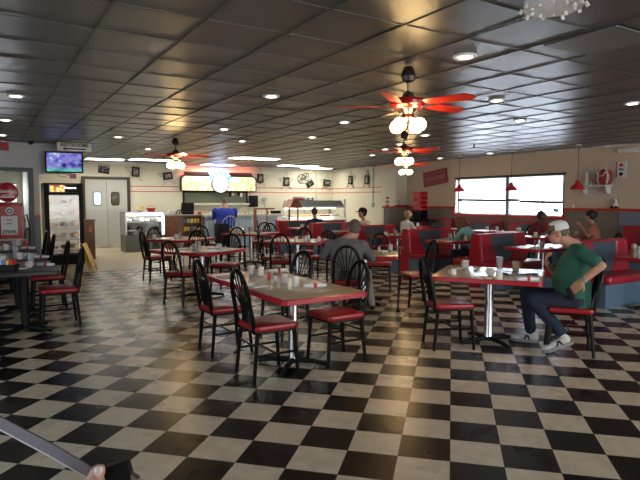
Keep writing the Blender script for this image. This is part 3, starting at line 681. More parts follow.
putp('glass', 638, 257, 'bluish tumbler on the right edge booth table'); putp('bowl', 622, 252, 'bowl on the right edge booth table'); putp('mug', 628, 252.5, 'pale mug behind the brown topped bottle on the right edge booth table')
for (x, y), lb in zip(((10.85, 12.2), (11.1, 12.45), (11.2, 10.9), (11.4, 11.05), (11.2, 9.9), (11.4, 9.75), (11.15, 8.9), (11.4, 9.05), (11.1, 7.3), (10.1, 7.6), (10.35, 7.5)), ('first mug on the booster-seat table', 'second mug on the booster-seat table', 'left mug on the far window table', 'right mug on the far window table', 'left mug on the middle window table', 'right mug on the middle window table', 'left mug on the near window table', 'right mug on the near window table', 'mug between the man in maroon and the woman in rust', 'left mug on the table behind the green man\'s cap', 'right mug on the table behind the green man\'s cap')):
    put('mug', x, y, 'white '+lb, 30, TZ)
# left tables
def LT(kind, px, py, lb, deg=0): return putp(kind, px, py, lb, deg)
LT('roll', 46, 266, 'napkin roll with red band on the nearest left table', -32); LT('bowl', 29, 268, 'blue and yellow packet bowl on the nearest left table'); LT('caddy', 8, 270, 'black wire condiment caddy on the nearest left table', -30).scale = (1.4, 1.4, 1.3)
LT('fold', 18, 269, 'folded napkin on the nearest left table', 0); LT('mug', 3, 262, 'white mug at the left edge of the photo', 30)
LT('glass', 31, 266, 'clear glass with blue packets on the nearest left table'); LT('mug', 20, 259.3, 'white mug on the second left table', 30); LT('roll', 42, 258, 'napkin roll with red band on the second left table', -32); LT('glass', 16, 258, 'clear glass on the second left table'); LT('roll', 29, 256, 'farther napkin roll on the second left table', -32)
LT('roll', 28, 249, 'napkin roll with red band on the third left table', -32); LT('mug', 6, 250, 'white mug on the third left table', 30); LT('glass', 14, 248.5, 'tall glass on the third left table'); LT('ketchup', 26, 246.5, 'red bottle on the farthest left table').scale = (.9, .9, .7)
LT('mug', 18, 246, 'white mug on the farthest left table')

# ------------------------------------------------------------------ left side: gas pump, cooler, tv, signs
g = empty('gas_pump', (.46, 12.4, 0), R(0), 'red retro gas pump with round globe on top', 'gas pump')
MB().rbox(-.29, .29, -.18, .2, 0, .12, .03, 3).build('plinth', 'blackm', g)
MB().rbox(-.235, .235, -.16, .18, .12, 1.40, .04, 4).build('body', 'cream2', g)
bd = MB().prism([(-.22, .78), (.22, .78), (.22, 1.38), (.15, 1.42), (-.15, 1.42), (-.22, 1.38)], -.185, -.16, 'y').build('front_panel', 'pumpred', g)
MB().prism([(-.22, .16), (.22, .16), (.22, .74), (-.22, .74)], -.185, -.16, 'y').build('lower_panel', 'pumpred', g)
MB().rbox(-.24, .24, -.17, .19, 1.40, 1.47, .05, 4).build('cap_plate', 'pumpred', g)
fp = bx(-.15, .13, -.192, -.185, .86, 1.22).build('price_panel', 'paper', g)
text_mesh('ETHYL', .085, 'lettering', 'blackm', fp, Matrix.Translation((-.01, -.194, .91)) @ FACE_Y, bold=.003)
q = MB()
for k, wd in enumerate((.10, .10)): q.box(-.01-wd/2, -.01+wd/2, -.194, -.192, 1.13-.07*k, 1.165-.07*k)
q.build('dial_numbers', mat('grey_print', (.35, .36, .38), .6), fp)
d = MB().lathe([(.07, -.012), (.07, .0)], 24, T=Matrix.Translation((0, -.187, 1.32)) @ Matrix.Rotation(R(90), 4, 'X')).build('round_emblem', 'china', g)
MB().lathe([(.048, 0), (.048, .018)], 20, T=Matrix.Translation((0, -.187, 1.32)) @ Matrix.Rotation(R(90), 4, 'X')).build('emblem_disc', mat('dark_green_enamel', (.03, .07, .06), .3), d)
MB().lathe([(.022, .01), (.022, .021)], 16, T=Matrix.Translation((0, -.187, 1.32)) @ Matrix.Rotation(R(90), 4, 'X')).build('emblem_centre', 'china', d)
gl = MB().lathe([(.12, -.07), (.185, -.05), (.195, 0), (.185, .05), (.12, .07)], 30, T=Matrix.Translation((-.02, .0, 1.68)) @ Matrix.Rotation(R(90), 4, 'X')).build('globe', 'pumpred', g)
MB().lathe([(.07, 1.46), (.05, 1.50)], 16).build('globe_collar', 'cream2', g)
b = MB(); b.box(-.14, .10, -.074, -.068, 1.575, 1.60); b.box(-.12, .08, -.074, -.068, 1.615, 1.63)
b.build('globe_band', 'china', gl); text_mesh('Gasoline', .075, 'lettering', 'china', gl, Matrix.Translation((-.02, -.076, 1.70)) @ FACE_Y, bold=.002)
MB().tube([(.24, -.05, 1.2), (.30, -.05, 1.25), (.34, -.05, 1.0), (.33, -.05, .55), (.28, -.05, .4), (.25, -.05, .9)], .014, 8).build('hose', 'blackm', g)
MB().tube([(.25, -.05, .95), (.27, -.05, 1.12), (.25, -.11, 1.17)], .02, 8).build('nozzle', 'chrome', g)

c = empty('pastry_cooler', (1.67, 14.3, -.05), 0, 'tall black lit glass door pastry cooler', 'display cooler')
s = MB(); s.box(-.42, -.37, 0, .75, .05, 1.98); s.box(.37, .42, 0, .75, .05, 1.98); s.box(-.37, .37, .70, .75, .05, 1.98); s.box(-.42, .42, .02, .75, .05, .22); s.box(-.42, .42, .02, .75, 1.93, 1.98)
s.build('cabinet', mat('grey_pink_side', (.20, .18, .18), .4), c, smooth=False)
s = MB(); s.box(-.42, -.32, -.03, .0, .05, 1.98); s.box(.32, .42, -.03, .0, .05, 1.98); s.box(-.32, .32, -.03, 0, .05, .28); s.box(-.32, .32, -.03, 0, 1.70, 1.76); s.box(-.32, .32, -.03, 0, 1.95, 1.98)
s.build('door_frame', 'blackm', c, smooth=False)
bx(.33, .35, -.05, -.03, .8, 1.2).build('door_handle', 'black', c); bx(-.32, .32, -.022, -.016, .28, 1.70).build('door_glass', mat('cooler_glass', (1, 1, 1), .12, trans=1, spec=.1), c)
def banner():
    m = bpy.data.materials.new('pastry_banner'); m.use_nodes = True; nt = m.node_tree; b = nt.nodes['Principled BSDF']
    tc = nt.nodes.new('ShaderNodeTexCoord'); n = nt.nodes.new('ShaderNodeTexVoronoi'); n.inputs['Scale'].default_value = 12
    r = nt.nodes.new('ShaderNodeValToRGB'); r.color_ramp.elements[0].color = (1, .75, .3, 1); r.color_ramp.elements[1].color = (.25, .05, .01, 1); r.color_ramp.elements[1].position = .7
    nt.links.new(tc.outputs['Object'], n.inputs[0]); nt.links.new(n.outputs[0], r.inputs[0]); nt.links.new(r.outputs[0], b.inputs['Base Color']); nt.links.new(r.outputs[0], b.inputs['Emission Color']); b.inputs['Emission Strength'].default_value = 1.2; return m
bn = bx(-.30, .02, -.034, -.012, 1.775, 1.93).build('pastry_picture', banner(), c); bx(.02, .32, -.033, -.012, 1.765, 1.94).build('dark_banner', 'blackm', c)
text_mesh('Desserts', .075, 'lettering', mat('lit_lettering', (1, 1, .95), .5, emit=1.5), c, Matrix.Translation((.14, -.036, 1.87)) @ FACE_Y, bold=.001)
bx(-.34, .34, .3, .34, .3, 1.68).build('back_liner', mat('glowing_cooler_liner', (.30, .27, .20), .5, emit=.10, ecol=(1, .9, .6)), c)  # faint glow in the liner stands in for lamplight falling on it
lamp = bx(-.35, -.325, .02, .05, .3, 1.68).build('light_strip', mat('cooler_lamp', (1, 1, .9), .5, emit=3, ecol=(1, .97, .85)), c)
bx(.325, .35, .02, .05, .3, 1.68).build('light_strip', 'cooler_lamp' if 0 else MATS['cooler_lamp'], c)
shz = (.35, .62, .89, 1.16, 1.43)
for i, z in enumerate(shz): bx(-.34, .34, .02, .30, z, z+.018).build('shelf', 'darksteel', c)
pm = [mat('golden_crust', (.45, .24, .08), .6), mat('cream_topping', (.7, .66, .55), .5), mat('tan_glaze', (.5, .30, .14), .3), mat('chocolate', (.07, .03, .02), .4)]
k = 0
rown = ('bottom', 'second', 'third', 'fourth', 'top')
for i, z in enumerate(shz):
    for j, x in enumerate((-.22, 0, .22)):
        o = MB().lathe([(.075, 0), (.09, .02), (.092, .05+.02*(k % 3)), (.05, .075+.02*(k % 3)), (0, .08+.02*(k % 3))], 16).build('pie', pm[(k*3+i) % 4]); o.location = (1.67+x, 14.46, z+.019)
        tag(o, ('golden', 'cream', 'tan', 'chocolate')[(k*3+i) % 4]+' pie at the '+('left', 'centre', 'right')[j]+' of the '+rown[i]+' cooler shelf', 'pie', 'pies in the cooler'); k += 1
# television
tv = empty('television', (1.55, 12.98, 2.11), R(-8), 'flat television showing a blue and purple picture', 'television')
bx(-.37, .37, -.04, .0, 0, .45).build('housing', 'black', tv)
def tvmat():
    m = bpy.data.materials.new('tv_picture'); m.use_nodes = True; nt = m.node_tree; b = nt.nodes['Principled BSDF']; L = nt.links.new
    tc = nt.nodes.new('ShaderNodeTexCoord'); n = nt.nodes.new('ShaderNodeTexNoise'); n.inputs['Scale'].default_value = 8; n.inputs['Detail'].default_value = 4
    r = nt.nodes.new('ShaderNodeValToRGB'); e = r.color_ramp.elements; e[0].position = .33; e[0].color = (.01, .015, .06, 1); e[1].position = .68; e[1].color = (.75, .75, 1, 1)
    for p, c_ in ((.44, (.10, .12, .55, 1)), (.52, (.35, .22, .75, 1)), (.58, (.12, .25, .6, 1))): x = e.new(p); x.color = c_
    L(tc.outputs['Object'], n.inputs[0]); L(n.outputs['Fac'], r.inputs[0])
    sep = nt.nodes.new('ShaderNodeSeparateXYZ'); L(tc.outputs['Object'], sep.inputs[0])
    ma = nt.nodes.new('ShaderNodeMath'); ma.operation = 'LESS_THAN'; ma.inputs[1].default_value = .10; L(sep.outputs[2], ma.inputs[0])
    mx = nt.nodes.new('ShaderNodeMix'); mx.data_type = 'RGBA'; mx.blend_type = 'MIX'; mm = nt.nodes.new('ShaderNodeMath'); mm.operation = 'MULTIPLY'; L(ma.outputs[0], mm.inputs[0]); L(n.outputs['Fac'], mm.inputs[1]); L(mm.outputs[0], mx.inputs[0])
    L(r.outputs[0], mx.inputs[6]); mx.inputs[7].default_value = (.05, .75, .30, 1)
    b.inputs['Base Color'].default_value = (.02, .02, .02, 1); L(mx.outputs[2], b.inputs['Emission Color']); b.inputs['Emission Strength'].default_value = .6; b.inputs['Roughness'].default_value = .2; return m
bx(-.34, .34, -.046, -.04, .03, .42).build('screen', tvmat(), tv)
MB().tube([(-.15, 0, .0), (-.10, .02, -.07), (0, .02, -.09), (.08, .02, -.03), (.1, 0, 0)], .006, 6).build('cable', 'blackm', tv)
bx(-.1, .1, 0, .20, .12, .32).build('wall_mount', 'blackm', tv)
o = bx(1.66, 1.78, 12.98, 13.12, 2.0, 2.09).build('cable_box', mat('pink_plastic', (.4, .08, .22), .4)); tag(o, 'small pink and black box below the right end of the television', 'box')
# restrooms sign
rs = empty('restrooms_sign', (1.70, 12.55, 2.632), 0, 'white hanging RESTROOMS sign with an arrow to the left', 'sign')
MB().rbox(-.33, .33, -.085, .085, -.015, .015, .02, 3, T=Matrix.Rotation(R(90), 4, 'X')).build('board', 'whitepl', rs)
text_mesh('RESTROOMS', .095, 'lettering', 'blackm', rs, Matrix.Translation((0, -.017, .035)) @ FACE_Y, bold=.002)
MB().prism([(-.23, -.04), (-.17, -.01), (-.17, -.028), (.22, -.028), (.22, -.052), (-.17, -.052), (-.17, -.07)], -.018, -.015, 'y').build('arrow', 'blackm', rs)
q = MB(); q.tube([(-.2, 0, .08), (-.2, 0, .111)], .004, 5); q.tube([(.2, 0, .08), (.2, 0, .111)], .004, 5); q.build('hanger', 'chrome', rs)
o = bx(-.35, .53, YW-.03, YW, 2.55, 2.72).build('wall_banner', 'pumpred'); tag(o, 'dark red banner at the top left near the ceiling', 'sign')
o = MB().lathe([(.06, 0), (.055, -.04), (.02, -.07), (0, -.072)], 16).build('security_camera', 'blackm', None, (.92, 12.9, CEIL)); tag(o, 'small dark dome camera at the ceiling left of the television', 'camera')
# wet floor sign
wf = empty('wet_floor_sign', (1.98, 12.5, 0), R(-25), 'yellow folding wet floor sign leaning over at the edge of the beige tiles', 'sign')
for s_ in (1, -1):
    T = Matrix.Rotation(R(-17), 4, 'Y') @ Matrix.Translation((.02, 0, .64)) @ Matrix.Rotation(R(3.5*s_), 4, 'Y')
    p = MB(); p.box(-.012, .012, -.14, .14, -.10, 0, T); p.box(-.012, .012, -.14, -.10, -.64, -.1, T); p.box(-.012, .012, .10, .14, -.64, -.1, T); p.box(-.012, .012, -.10, .10, -.52, -.1, T)
    p.build('panel', 'yellow', wf)
o = empty('wood_stand', (2.33, 15.3, 0), 0, 'narrow brown wooden stand right of the pastry cooler', 'stand')
bx(-.14, .14, -.2, .2, 0, 1.0).build('cabinet', 'wood', o); bx(-.16, .16, -.22, .22, 1.0, 1.03).build('counter_top', 'wood', o); bx(.0, .06, -.205, -.2, .72, .84).build('orange_tag', mat('orange_plastic', (.7, .12, .03), .4), o)

# ------------------------------------------------------------------ counters
d = empty('display_case', (4.14, 16.95, 0), 0, 'lit glass and steel refrigerated display case', 'display case')
s = MB(); s.box(-.58, .58, -.33, .4, .0, .5); s.build('lower_cabinet', mat('dark_case_steel', (.16, .16, .15), .35, .6), d, smooth=False)
s = MB(); s.box(-.58, -.54, -.33, .4, .5, 1.14); s.box(.54, .58, -.33, .4, .5, 1.14); s.box(-.58, .58, .36, .4, .5, 1.14); s.build('frame', 'steel', d, smooth=False)
bx(-.58, .58, -.33, .4, 1.14, 1.18).build('top_panel', 'steel', d)
bx(-.52, .52, -.31, -.27, 1.09, 1.135).build('light_tube', 'tubes', d); bx(.50, .535, -.32, -.29, .5, 1.08).build('light_tube', 'tubes', d)
bx(-.54, .54, .32, .36, .5, 1.14).build('back_liner', mat('case_liner', (.6, .62, .6), .4), d)
for z in (.62, .88): bx(-.54, .54, -.28, .32, z, z+.015).build('shelf', 'chrome', d)
bx(-.54, .54, -.328, -.324, .5, 1.12).build('front_glass', 'glass', d)
for i in range(6):
    o = MB().rbox(-.07, .07, -.06, .06, 0, .07+.02*(i % 3), .015, 2).build('pastry_box', ['paper', 'steel', 'whitepl'][i % 3]); o.location = (3.70+.175*i, 16.82, .897)
    tag(o, ('white', 'silver', 'pale')[i % 3]+' carton on the upper shelf of the display case, number '+('one', 'two', 'three', 'four', 'five', 'six')[i]+' from its left', 'box', 'cartons in the display case')
for i in range(4):
    o = MB().lathe([(.09, 0), (.10, .02), (.06, .10), (0, .11)], 14).build('covered_dish', ['chrome', 'blackm', 'whitepl', 'blackm'][i]); o.location = (3.75+.25*i, 16.85, .637)
    tag(o, ('shiny', 'black', 'white', 'second black')[i]+' domed dish on the lower shelf of the display case', 'dish', 'dishes in the display case')
fb = empty('fruit_bowl', (4.05, 16.85, 1.18), 0, 'bowl of yellow bananas on top of the display case', 'bowl')
MB().lathe([(.05, 0), (.11, .05), (.12, .07), (.105, .065), (0, .01)], 18).build('bowl', 'whitepl', fb)
for k in range(4): MB().tube([(-.10+.05*k, -.02, .07), (-.06+.04*k, 0, .11), (0+.03*k, .01, .13), (.02, .0, .16)], [.008, .02, .02, .006], 8).build('banana', 'yellow', fb)
rb = empty('red_basket', (4.38, 16.9, 1.18), 0, 'red basket on top of the display case', 'basket'); MB().lathe([(.09, 0), (.15, .11), (.14, .11), (.08, .01), (0, .01)], 18).build('basket', 'ketchup', rb); MB().tube([(.13, 0, .10), (.08, 0, .17), (-.08, 0, .17), (-.13, 0, .10)], .008, 6).build('handle', 'ketchup', rb)
# brown snack counter
s = empty('snack_counter', (5.28, 16.75, 0), 0, 'brown wooden cashier counter with snack rack in front', 'counter')
q = MB(); q.box(-.54, .0, -.15, .45, 0, 1.05); q.box(.0, .62, .10, .45, 0, 1.05); q.box(.56, .62, -.15, .1, 0, 1.05); q.build('cabinet', 'wood', s, smooth=False)
bx(-.56, .64, -.18, .47, 1.05, 1.09).build('counter_top', mat('tan_laminate', (.40, .34, .26), .4), s)
MB().prism([(-.54, .4), (-.52, 1.04), (-.30, 1.04), (-.12, .5), (-.05, 0), (-.54, 0)], -.16, -.15, 'y').build('front_panel', 'orangewood', s)
for z in (.25, .55, .80): bx(.0, .56, -.14, .10, z, z+.02).build('shelf', 'doorframe', s)
k = 0
for z, zn in ((.57, 'middle'), (.82, 'top')):
    for i in range(5):
        o = MB().rbox(-.042, .042, -.03, .03, 0, .13, .012, 2).build('snack_bag', ['yellow', 'yellow', 'blueplastic', 'yellow', 'whitepl'][(i+k) % 5]); o.location = (5.35+.105*i, 16.70, z)
        tag(o, ('yellow', 'yellow', 'blue', 'yellow', 'white')[(i+k) % 5]+' snack bag '+('far left', 'left', 'centre', 'right', 'far right')[i]+' on the '+zn+' rack shelf', 'snack bag', 'snack bags on the rack')
    k += 2
r = empty('cash_register', (5.52, 16.95, 1.09), 0, 'black cash register on the brown counter', 'cash register')
MB().rbox(-.17, .17, -.15, .15, 0, .10, .02, 2).build('base', 'blackm', r); MB().prism([(-.2, .10), (-.18, .36), (.2, .36), (.2, .10)], -.05, .03, 'y').build('monitor', 'black', r); bx(-.03, .03, -.02, .05, .08, .12).build('neck', 'blackm', r)
r = empty('white_terminal', (5.05, 16.9, 1.09), 0, 'white card terminal with black cradle on the brown counter', 'terminal'); MB().rbox(-.16, .16, -.1, .1, 0, .14, .03, 3).build('housing', 'whitepl', r); MB().tube([(.05, -.11, .02), (.12, -.12, .13), (.2, -.1, .15), (.16, -.1, .0)], .018, 8).build('cradle', 'blackm', r)
o = MB().rbox(-.05, .05, -.04, .04, 0, .07, .01, 2).build('candy_box', 'ketchup', None, (5.83, 16.72, 1.09)); tag(o, 'small red box at the right of the cash register', 'box')
# blue corrugated counter
b = empty('lunch_counter', (7.30, 16.85, 0), 0, 'long blue corrugated metal counter with white top', 'counter')
q = MB(); n = 90; vs = []; x0, x1 = -1.40, 1.43
for i in range(n+1):
    x = x0+(x1-x0)*i/n; y = -.22-.012*cos(i*pi/2); vs += [(x, y, .04), (x, y, 1.02)]
fs = [(2*i, 2*i+2, 2*i+3, 2*i+1) for i in range(n)]; m_ = len(vs); vs += [(x1, .3, .04), (x1, .3, 1.02), (x0, .3, .04), (x0, .3, 1.02)]
fs += [(2*n, m_, m_+1, 2*n+1), (m_, m_+2, m_+3, m_+1), (m_+2, 0, 1, m_+3)]
q.add(vs, fs).build('corrugated_front', 'corr', b)
bx(x0-.02, x1+.05, -.36, .32, 1.02, 1.075).build('counter_top', mat('white_laminate', (.66, .65, .55), .3), b)
q = MB(); [q.box(x, x+.05, -.245, -.235, .04, 1.02) for x in (x0, -.45, .45, x1-.05)]; q.build('trim_strip', 'chrome', b)
for i in range(9):
    k_ = ('mug', 'upmug', 'creamer', 'ketchup')[i % 4]; x = (6.15, 6.3, 7.15, 7.4, 7.55, 7.75, 8.0, 8.25, 8.5)[i]
    put(k_, x, 16.75, {'mug': 'white mug', 'upmug': 'upturned white mug', 'creamer': 'white pitcher', 'ketchup': 'red bottle'}[k_]+' on the blue counter, '+('first', 'second', 'third', 'fourth', 'fifth', 'sixth', 'seventh', 'eighth', 'last')[i]+' from the left', 0, 1.076)
# coat over a chair near the counter
cc = chair(4.98, 12.95, 100, 'black hoop-back chair with a dark jacket over it, left of the man in blue')
o = MB().rbox(-.09, .12, -.22, .22, .50, .98, .06, 4).build('draped_jacket', 'navy', None, (4.99, 12.74, -.02), R(10)); tag(o, 'dark navy jacket draped over a chair back before the blue counter', 'jacket')

# ------------------------------------------------------------------ lit sign on the back wall
s = empty('lit_wall_sign', (7.25, YB, 0), 0, 'long lit sign with round badge and blue arc over the kitchen pass', 'sign')
def signmat(name, a, b_, st):
    m = bpy.data.materials.new(name); m.use_nodes = True; nt = m.node_tree; b = nt.nodes['Principled BSDF']; L = nt.links.new
    tc = nt.nodes.new('ShaderNodeTexCoord'); n = nt.nodes.new('ShaderNodeTexNoise'); n.inputs['Scale'].default_value = 7; n.inputs['Detail'].default_value = 5
    r = nt.nodes.new('ShaderNodeValToRGB'); r.color_ramp.elements[0].position = .38; r.color_ramp.elements[0].color = (*a, 1); r.color_ramp.elements[1].position = .55; r.color_ramp.elements[1].color = (*b_, 1)
    L(tc.outputs['Object'], n.inputs[0]); L(n.outputs['Fac'], r.inputs[0]); L(r.outputs[0], b.inputs['Base Color']); L(r.outputs[0], b.inputs['Emission Color']); b.inputs['Emission Strength'].default_value = st; return m
def arch(w0, w1, z0, z1, r):
    p = [(w0, z0)]+[(w0+r-r*cos(R(a)), z1-r+r*sin(R(a))) for a in range(0, 91, 15)]+[(w1-r+r*sin(R(a)), z1-r+r*cos(R(a))) for a in range(0, 91, 15)]+[(w1, z0)]
    return p
MB().prism(arch(-1.42, 1.42, 1.85, 2.40, .16), -.12, 0, 'y').build('box_frame', 'doorframe', s)
MB().prism(arch(-1.37, 1.37, 1.87, 2.36, .14), -.13, -.12, 'y').build('lit_face', signmat('lit_cream_face', (1, .42, .16), (1, .84, .55), .62), s)
for i, wrd in ((-.78, 'CLASSIC'), (.80, 'DINER')): text_mesh(wrd, .27, 'lettering', mat('lit_orange_letter', (1, .45, .2), .5, emit=1.3), s, Matrix.Translation((i, -.133, 2.10)) @ FACE_Y) if False else None
# faint, overexposed lettering strokes
rw = random.Random(3)
for cx in (-.80, .80):
    q = MB()
    for k in range(9):
        x = cx-.48+k*.12; q.box(x, x+.02, -.134, -.13, 2.02, 2.02+rw.choice((.12, .16, .18))); q.box(x, x+.06, -.134, -.13, 2.02+rw.choice((0, .08, .15)), 2.04+.15*rw.choice((0, 1, .5)))
    q.build('lettering', mat('lit_orange_stroke', (1, .5, .2), .5, emit=1.0, ecol=(1, .45, .2)), s, smooth=False)
TT = Matrix.Translation((0, -.13, 2.10)) @ Matrix.Rotation(R(90), 4, 'X')
MB().lathe([(.33, 0), (.33, .04), (.31, .05)], 32, T=TT).build('badge_ring', mat('dark_blue_enamel', (.02, .03, .08), .3), s)
MB().lathe([(.29, .045), (.29, .055), (0, .056)], 32, T=TT).build('badge_face', mat('lit_badge', (1, 1, 1), .5, emit=1.0, ecol=(1, .95, .95)), s)
def arcpoly(r0, r1, a0, a1, n=16): return [(r1*cos(R(a0+(a1-a0)*k/n)), 2.10+r1*sin(R(a0+(a1-a0)*k/n))) for k in range(n+1)]+[(r0*cos(R(a1-(a1-a0)*k/n)), 2.10+r0*sin(R(a1-(a1-a0)*k/n))) for k in range(n+1)]
def ringpart(r0, r1, a0, a1, y0, y1, n=16):
    m = MB(); vs = []
    for k in range(n+1):
        a = R(a0+(a1-a0)*k/n)
        for r_, y in ((r0, y0), (r1, y0), (r1, y1), (r0, y1)): vs.append((r_*cos(a), y, 2.10+r_*sin(a)))
    fs = [(4*i+j, 4*i+(j+1) % 4, 4*i+4+(j+1) % 4, 4*i+4+j) for i in range(n) for j in range(4)]+[(0, 1, 2, 3), (4*n, 4*n+1, 4*n+2, 4*n+3)]
    return m.add(vs, fs)
ringpart(.30, .47, 25, 155, -.20, -.12).build('blue_arc', mat('lit_blue_arc', (.15, .4, 1), .5, emit=.8, ecol=(.05, .25, 1)), s)
for k in range(4):
    a = 52+25*k; q = MB(); q.add([((.33*cos(R(a+d)) if 0 else r_*cos(R(a+d))), -.204, 2.10+r_*sin(R(a+d))) for r_, d in ((.34, -4), (.34, 4), (.44, 4), (.44, -4))], [(0, 1, 2, 3)]); q.build('arc_letter', mat('lit_white_letter', (1, 1, 1), .5, emit=1.5), s)
# neon end ring
def roundframe(): pass
for a_, b_, nm in ((-1.25, -.42, 'left'), (.42, 1.25, 'right')):   # neon halo on top of the box, between added lip and shield
    MB().tube([(a_, -.065, 2.43), (b_, -.065, 2.43)], .022, 8).build('red_neon_tube', mat('red_neon', (1, .1, .05), .5, emit=40, ecol=(1, .10, .05)), s)
    bx(a_-.02, b_+.02, -.12, -.10, 2.38, 2.475).build('trough_lip', 'doorframe', s); bx(a_-.02, b_+.02, -.02, 0, 2.38, 2.52).build('wall_light_shield', 'doorframe', s)  # back plate added to keep the tube's light off the wall
MB().tube([(-.27, -.05, 2.47), (0, -.05, 2.535), (.27, -.05, 2.47)], .024, 8).build('blue_neon_tube', mat('blue_neon', (.1, .3, 1), .5, emit=12, ecol=(.05, .20, 1)), s)
ringpart(.46, .60, 50, 130, -.13, -.11).build('blue_arc_lip', 'doorframe', s) if False else None
# kitchen pass-through
k = empty('window_4'); struct(k)
bx(5.98, 8.30, YB-.02, YB-.005, 1.43, 1.80).build('opening_shade_panel', mat('dim_kitchen', (.09, .11, .07), .5), k)  # flat panel; the dim kitchen's shade is put into its colour
q = MB(); q.box(5.93, 8.35, YB-.05, YB, 1.80, 1.85); q.box(5.93, 5.98, YB-.05, YB, 1.42, 1.80); q.box(8.30, 8.35, YB-.05, YB, 1.42, 1.80); q.build('window_frame', 'blackm', k); bx(5.93, 8.35, YB-.25, YB, 1.37, 1.42).build('window_sill', 'whitepl', k)
for i in range(7):
    o = bx(-.10, .10, -.004, .004, -.14, 0).build('order_ticket' if i < 0 else 'kitchen_panel', ['wood', 'blackm', 'whitepl'][i % 3]); o.location = (7.55+.11*i, YB-.04, 1.79); o.scale = (.4, 1, .7+.25*(i % 2))
    tag(o, ('brown', 'black', 'white')[i % 3]+' order slip hanging in the kitchen pass, '+('first', 'second', 'third', 'fourth', 'fifth', 'sixth', 'last')[i]+' from the left', 'order slip', 'order slips in the kitchen pass')
o = MB().rbox(8.40, 8.72, -.001+YB-.16, YB-.003, 1.28, 1.70, .02, 2).build('wall_speaker', 'blackm'); tag(o, 'black box speaker on the wall right of the kitchen pass', 'speaker')
o = empty('wall_fan', (9.02, YB-.03, 1.52), 0, 'small grey wire fan on the wall right of the black speaker', 'fan')
for r_ in (.04, .08, .12): MB().tube([(r_*cos(2*pi*k/16), 0, r_*sin(2*pi*k/16)) for k in range(16)], .006, 5, True).build('wire_ring', 'steel', o)
MB().tube([(0, 0, -.1), (.05, 0, -.35), (.1, 0, -.4)], .006, 5).build('cable', 'blackm', o)
q = MB(); q.tube([(0, .02, 0), (0, .0, 0)], .03, 10); q.build('hub', 'steel', o)

# ------------------------------------------------------------------ wall stars
def star(loc, rot, mtx, label, tall=True):
    r = empty('wire_star_picture', loc, 0, label, 'wall decoration', 'wire stars with framed pictures'); r.rotation_euler = (0, R(rot), 0) if mtx == 'y' else (R(rot), 0, 0)
    ro = .36; ri = .15; pts = []
    for k in range(10):
        a = R(90+36*k); rr = ro if k % 2 == 0 else ri; pts.append((rr*cos(a), 0, rr*sin(a)) if mtx == 'y' else (0, -rr*cos(a), rr*sin(a)))
    MB().tube(pts, .008, 6, True).build('wire_star', 'darksteel', r)
    w_, h_ = (.125, .16) if tall else (.16, .125)
    def B(a, b, c_, d_, e, f): return bx(a, b, c_, d_, e, f) if mtx == 'y' else bx(c_, d_, a, b, e, f)
    B(-w_, w_, -.03, -.005, -h_, h_).build('picture_frame', 'blackm', r); p = B(-w_+.05, w_-.05, -.033, -.03, -h_+.05, h_-.05).build('picture', mat('faded_photo', (.22, .20, .16), .5, noise=.9, nscale=14), r)
    return r
for X_, z, rt, tall, lb in ((4.36, 2.46, 5, True, 'first wire star right of the doors'), (5.42, 2.35, -8, False, 'wire star left of the lit sign'), (8.87, 2.34, 3, True, 'wire star just right of the lit sign'), (9.97, 2.24, 0, True, 'wire star above the hot bar'), (11.80, 2.22, 6, False, 'wire star above the right end of the hot bar')):
    star((X_, YB-.02, z), rt, 'y', lb+' holding a framed picture', tall)
for Y_, z, lb in ((17.40, 2.30, 'wire star on the side wall right of the corner'), (16.35, 2.28, 'wire star on the side wall right of the conduit')):
    star((XR-.02, Y_, z), 5, 'x', lb+' holding a framed picture')
o = bx(XR-.03, XR-.005, 14.92, 15.02, 2.05, 2.45).build('framed_picture', 'blackm'); tag(o, 'narrow black picture partly hidden by the column', 'picture')
def clapper(x, z, rot, label):
    r = empty('clapperboard', (x, YB-.02, z), 0, label, 'wall decoration', 'film decorations'); r.rotation_euler = (0, R(rot), 0)
    bx(-.17, .17, -.02, 0, -.14, .07).build('slate', 'blackm', r); a = bx(-.17, .17, -.024, 0, .08, .13).build('clap_stick', 'blackm', r); a.rotation_euler = (0, R(-6), 0)
    q = MB(); [q.prism([(-.15+.08*k, .085), (-.11+.08*k, .085), (-.09+.08*k, .125), (-.13+.08*k, .125)], -.027, -.024, 'y') for k in range(4)]; q.build('stripes', 'whitepl', a)
    q = MB(); q.box(-.15, .15, -.022, -.02, .02, .025); q.box(-.15, .15, -.022, -.02, -.05, -.045); q.box(-.03, -.025, -.022, -.02, -.12, .02); q.build('ruling', 'whitepl', r)
clapper(3.38, 2.52, 8, 'black clapperboard on the wall above the double doors'); clapper(11.0, 2.20, -28, 'tilted black clapperboard below the film reel')
r = empty('film_reel', (10.72, YB-.03, 2.38), 0, 'steel film reel on the wall above the hot bar', 'wall decoration')
for dx, dz, rr in ((-.08, -.02, .17), (.12, .06, .14)):
    MB().tube([(dx+rr*cos(2*pi*k/20), 0, dz+rr*sin(2*pi*k/20)) for k in range(20)], .015, 6, True).build('rim', 'darksteel', r)
    q = MB(); [q.tube([(dx, 0, dz), (dx+rr*cos(R(72*k)), 0, dz+rr*sin(R(72*k)))], .014, 5) for k in range(5)]; q.build('spokes', 'darksteel', r)
o = MB().tube([(11.31, YB-.02, 1.1), (11.31, YB-.02, CEIL)], .02, 8).build('conduit_pipe', 'cream2'); tag(o, 'pale vertical conduit on the back wall', 'pipe')
r = empty('conduit_pipe', (0, 0, 0), 0, 'vertical conduit with switch box on the side wall', 'pipe'); MB().tube([(XR-.02, 16.0, 1.42), (XR-.02, 16.0, CEIL)], .016, 8).build('pipe', 'steel', r); bx(XR-.06, XR, 15.94, 16.06, 1.28, 1.42).build('switch_box', 'steel', r)

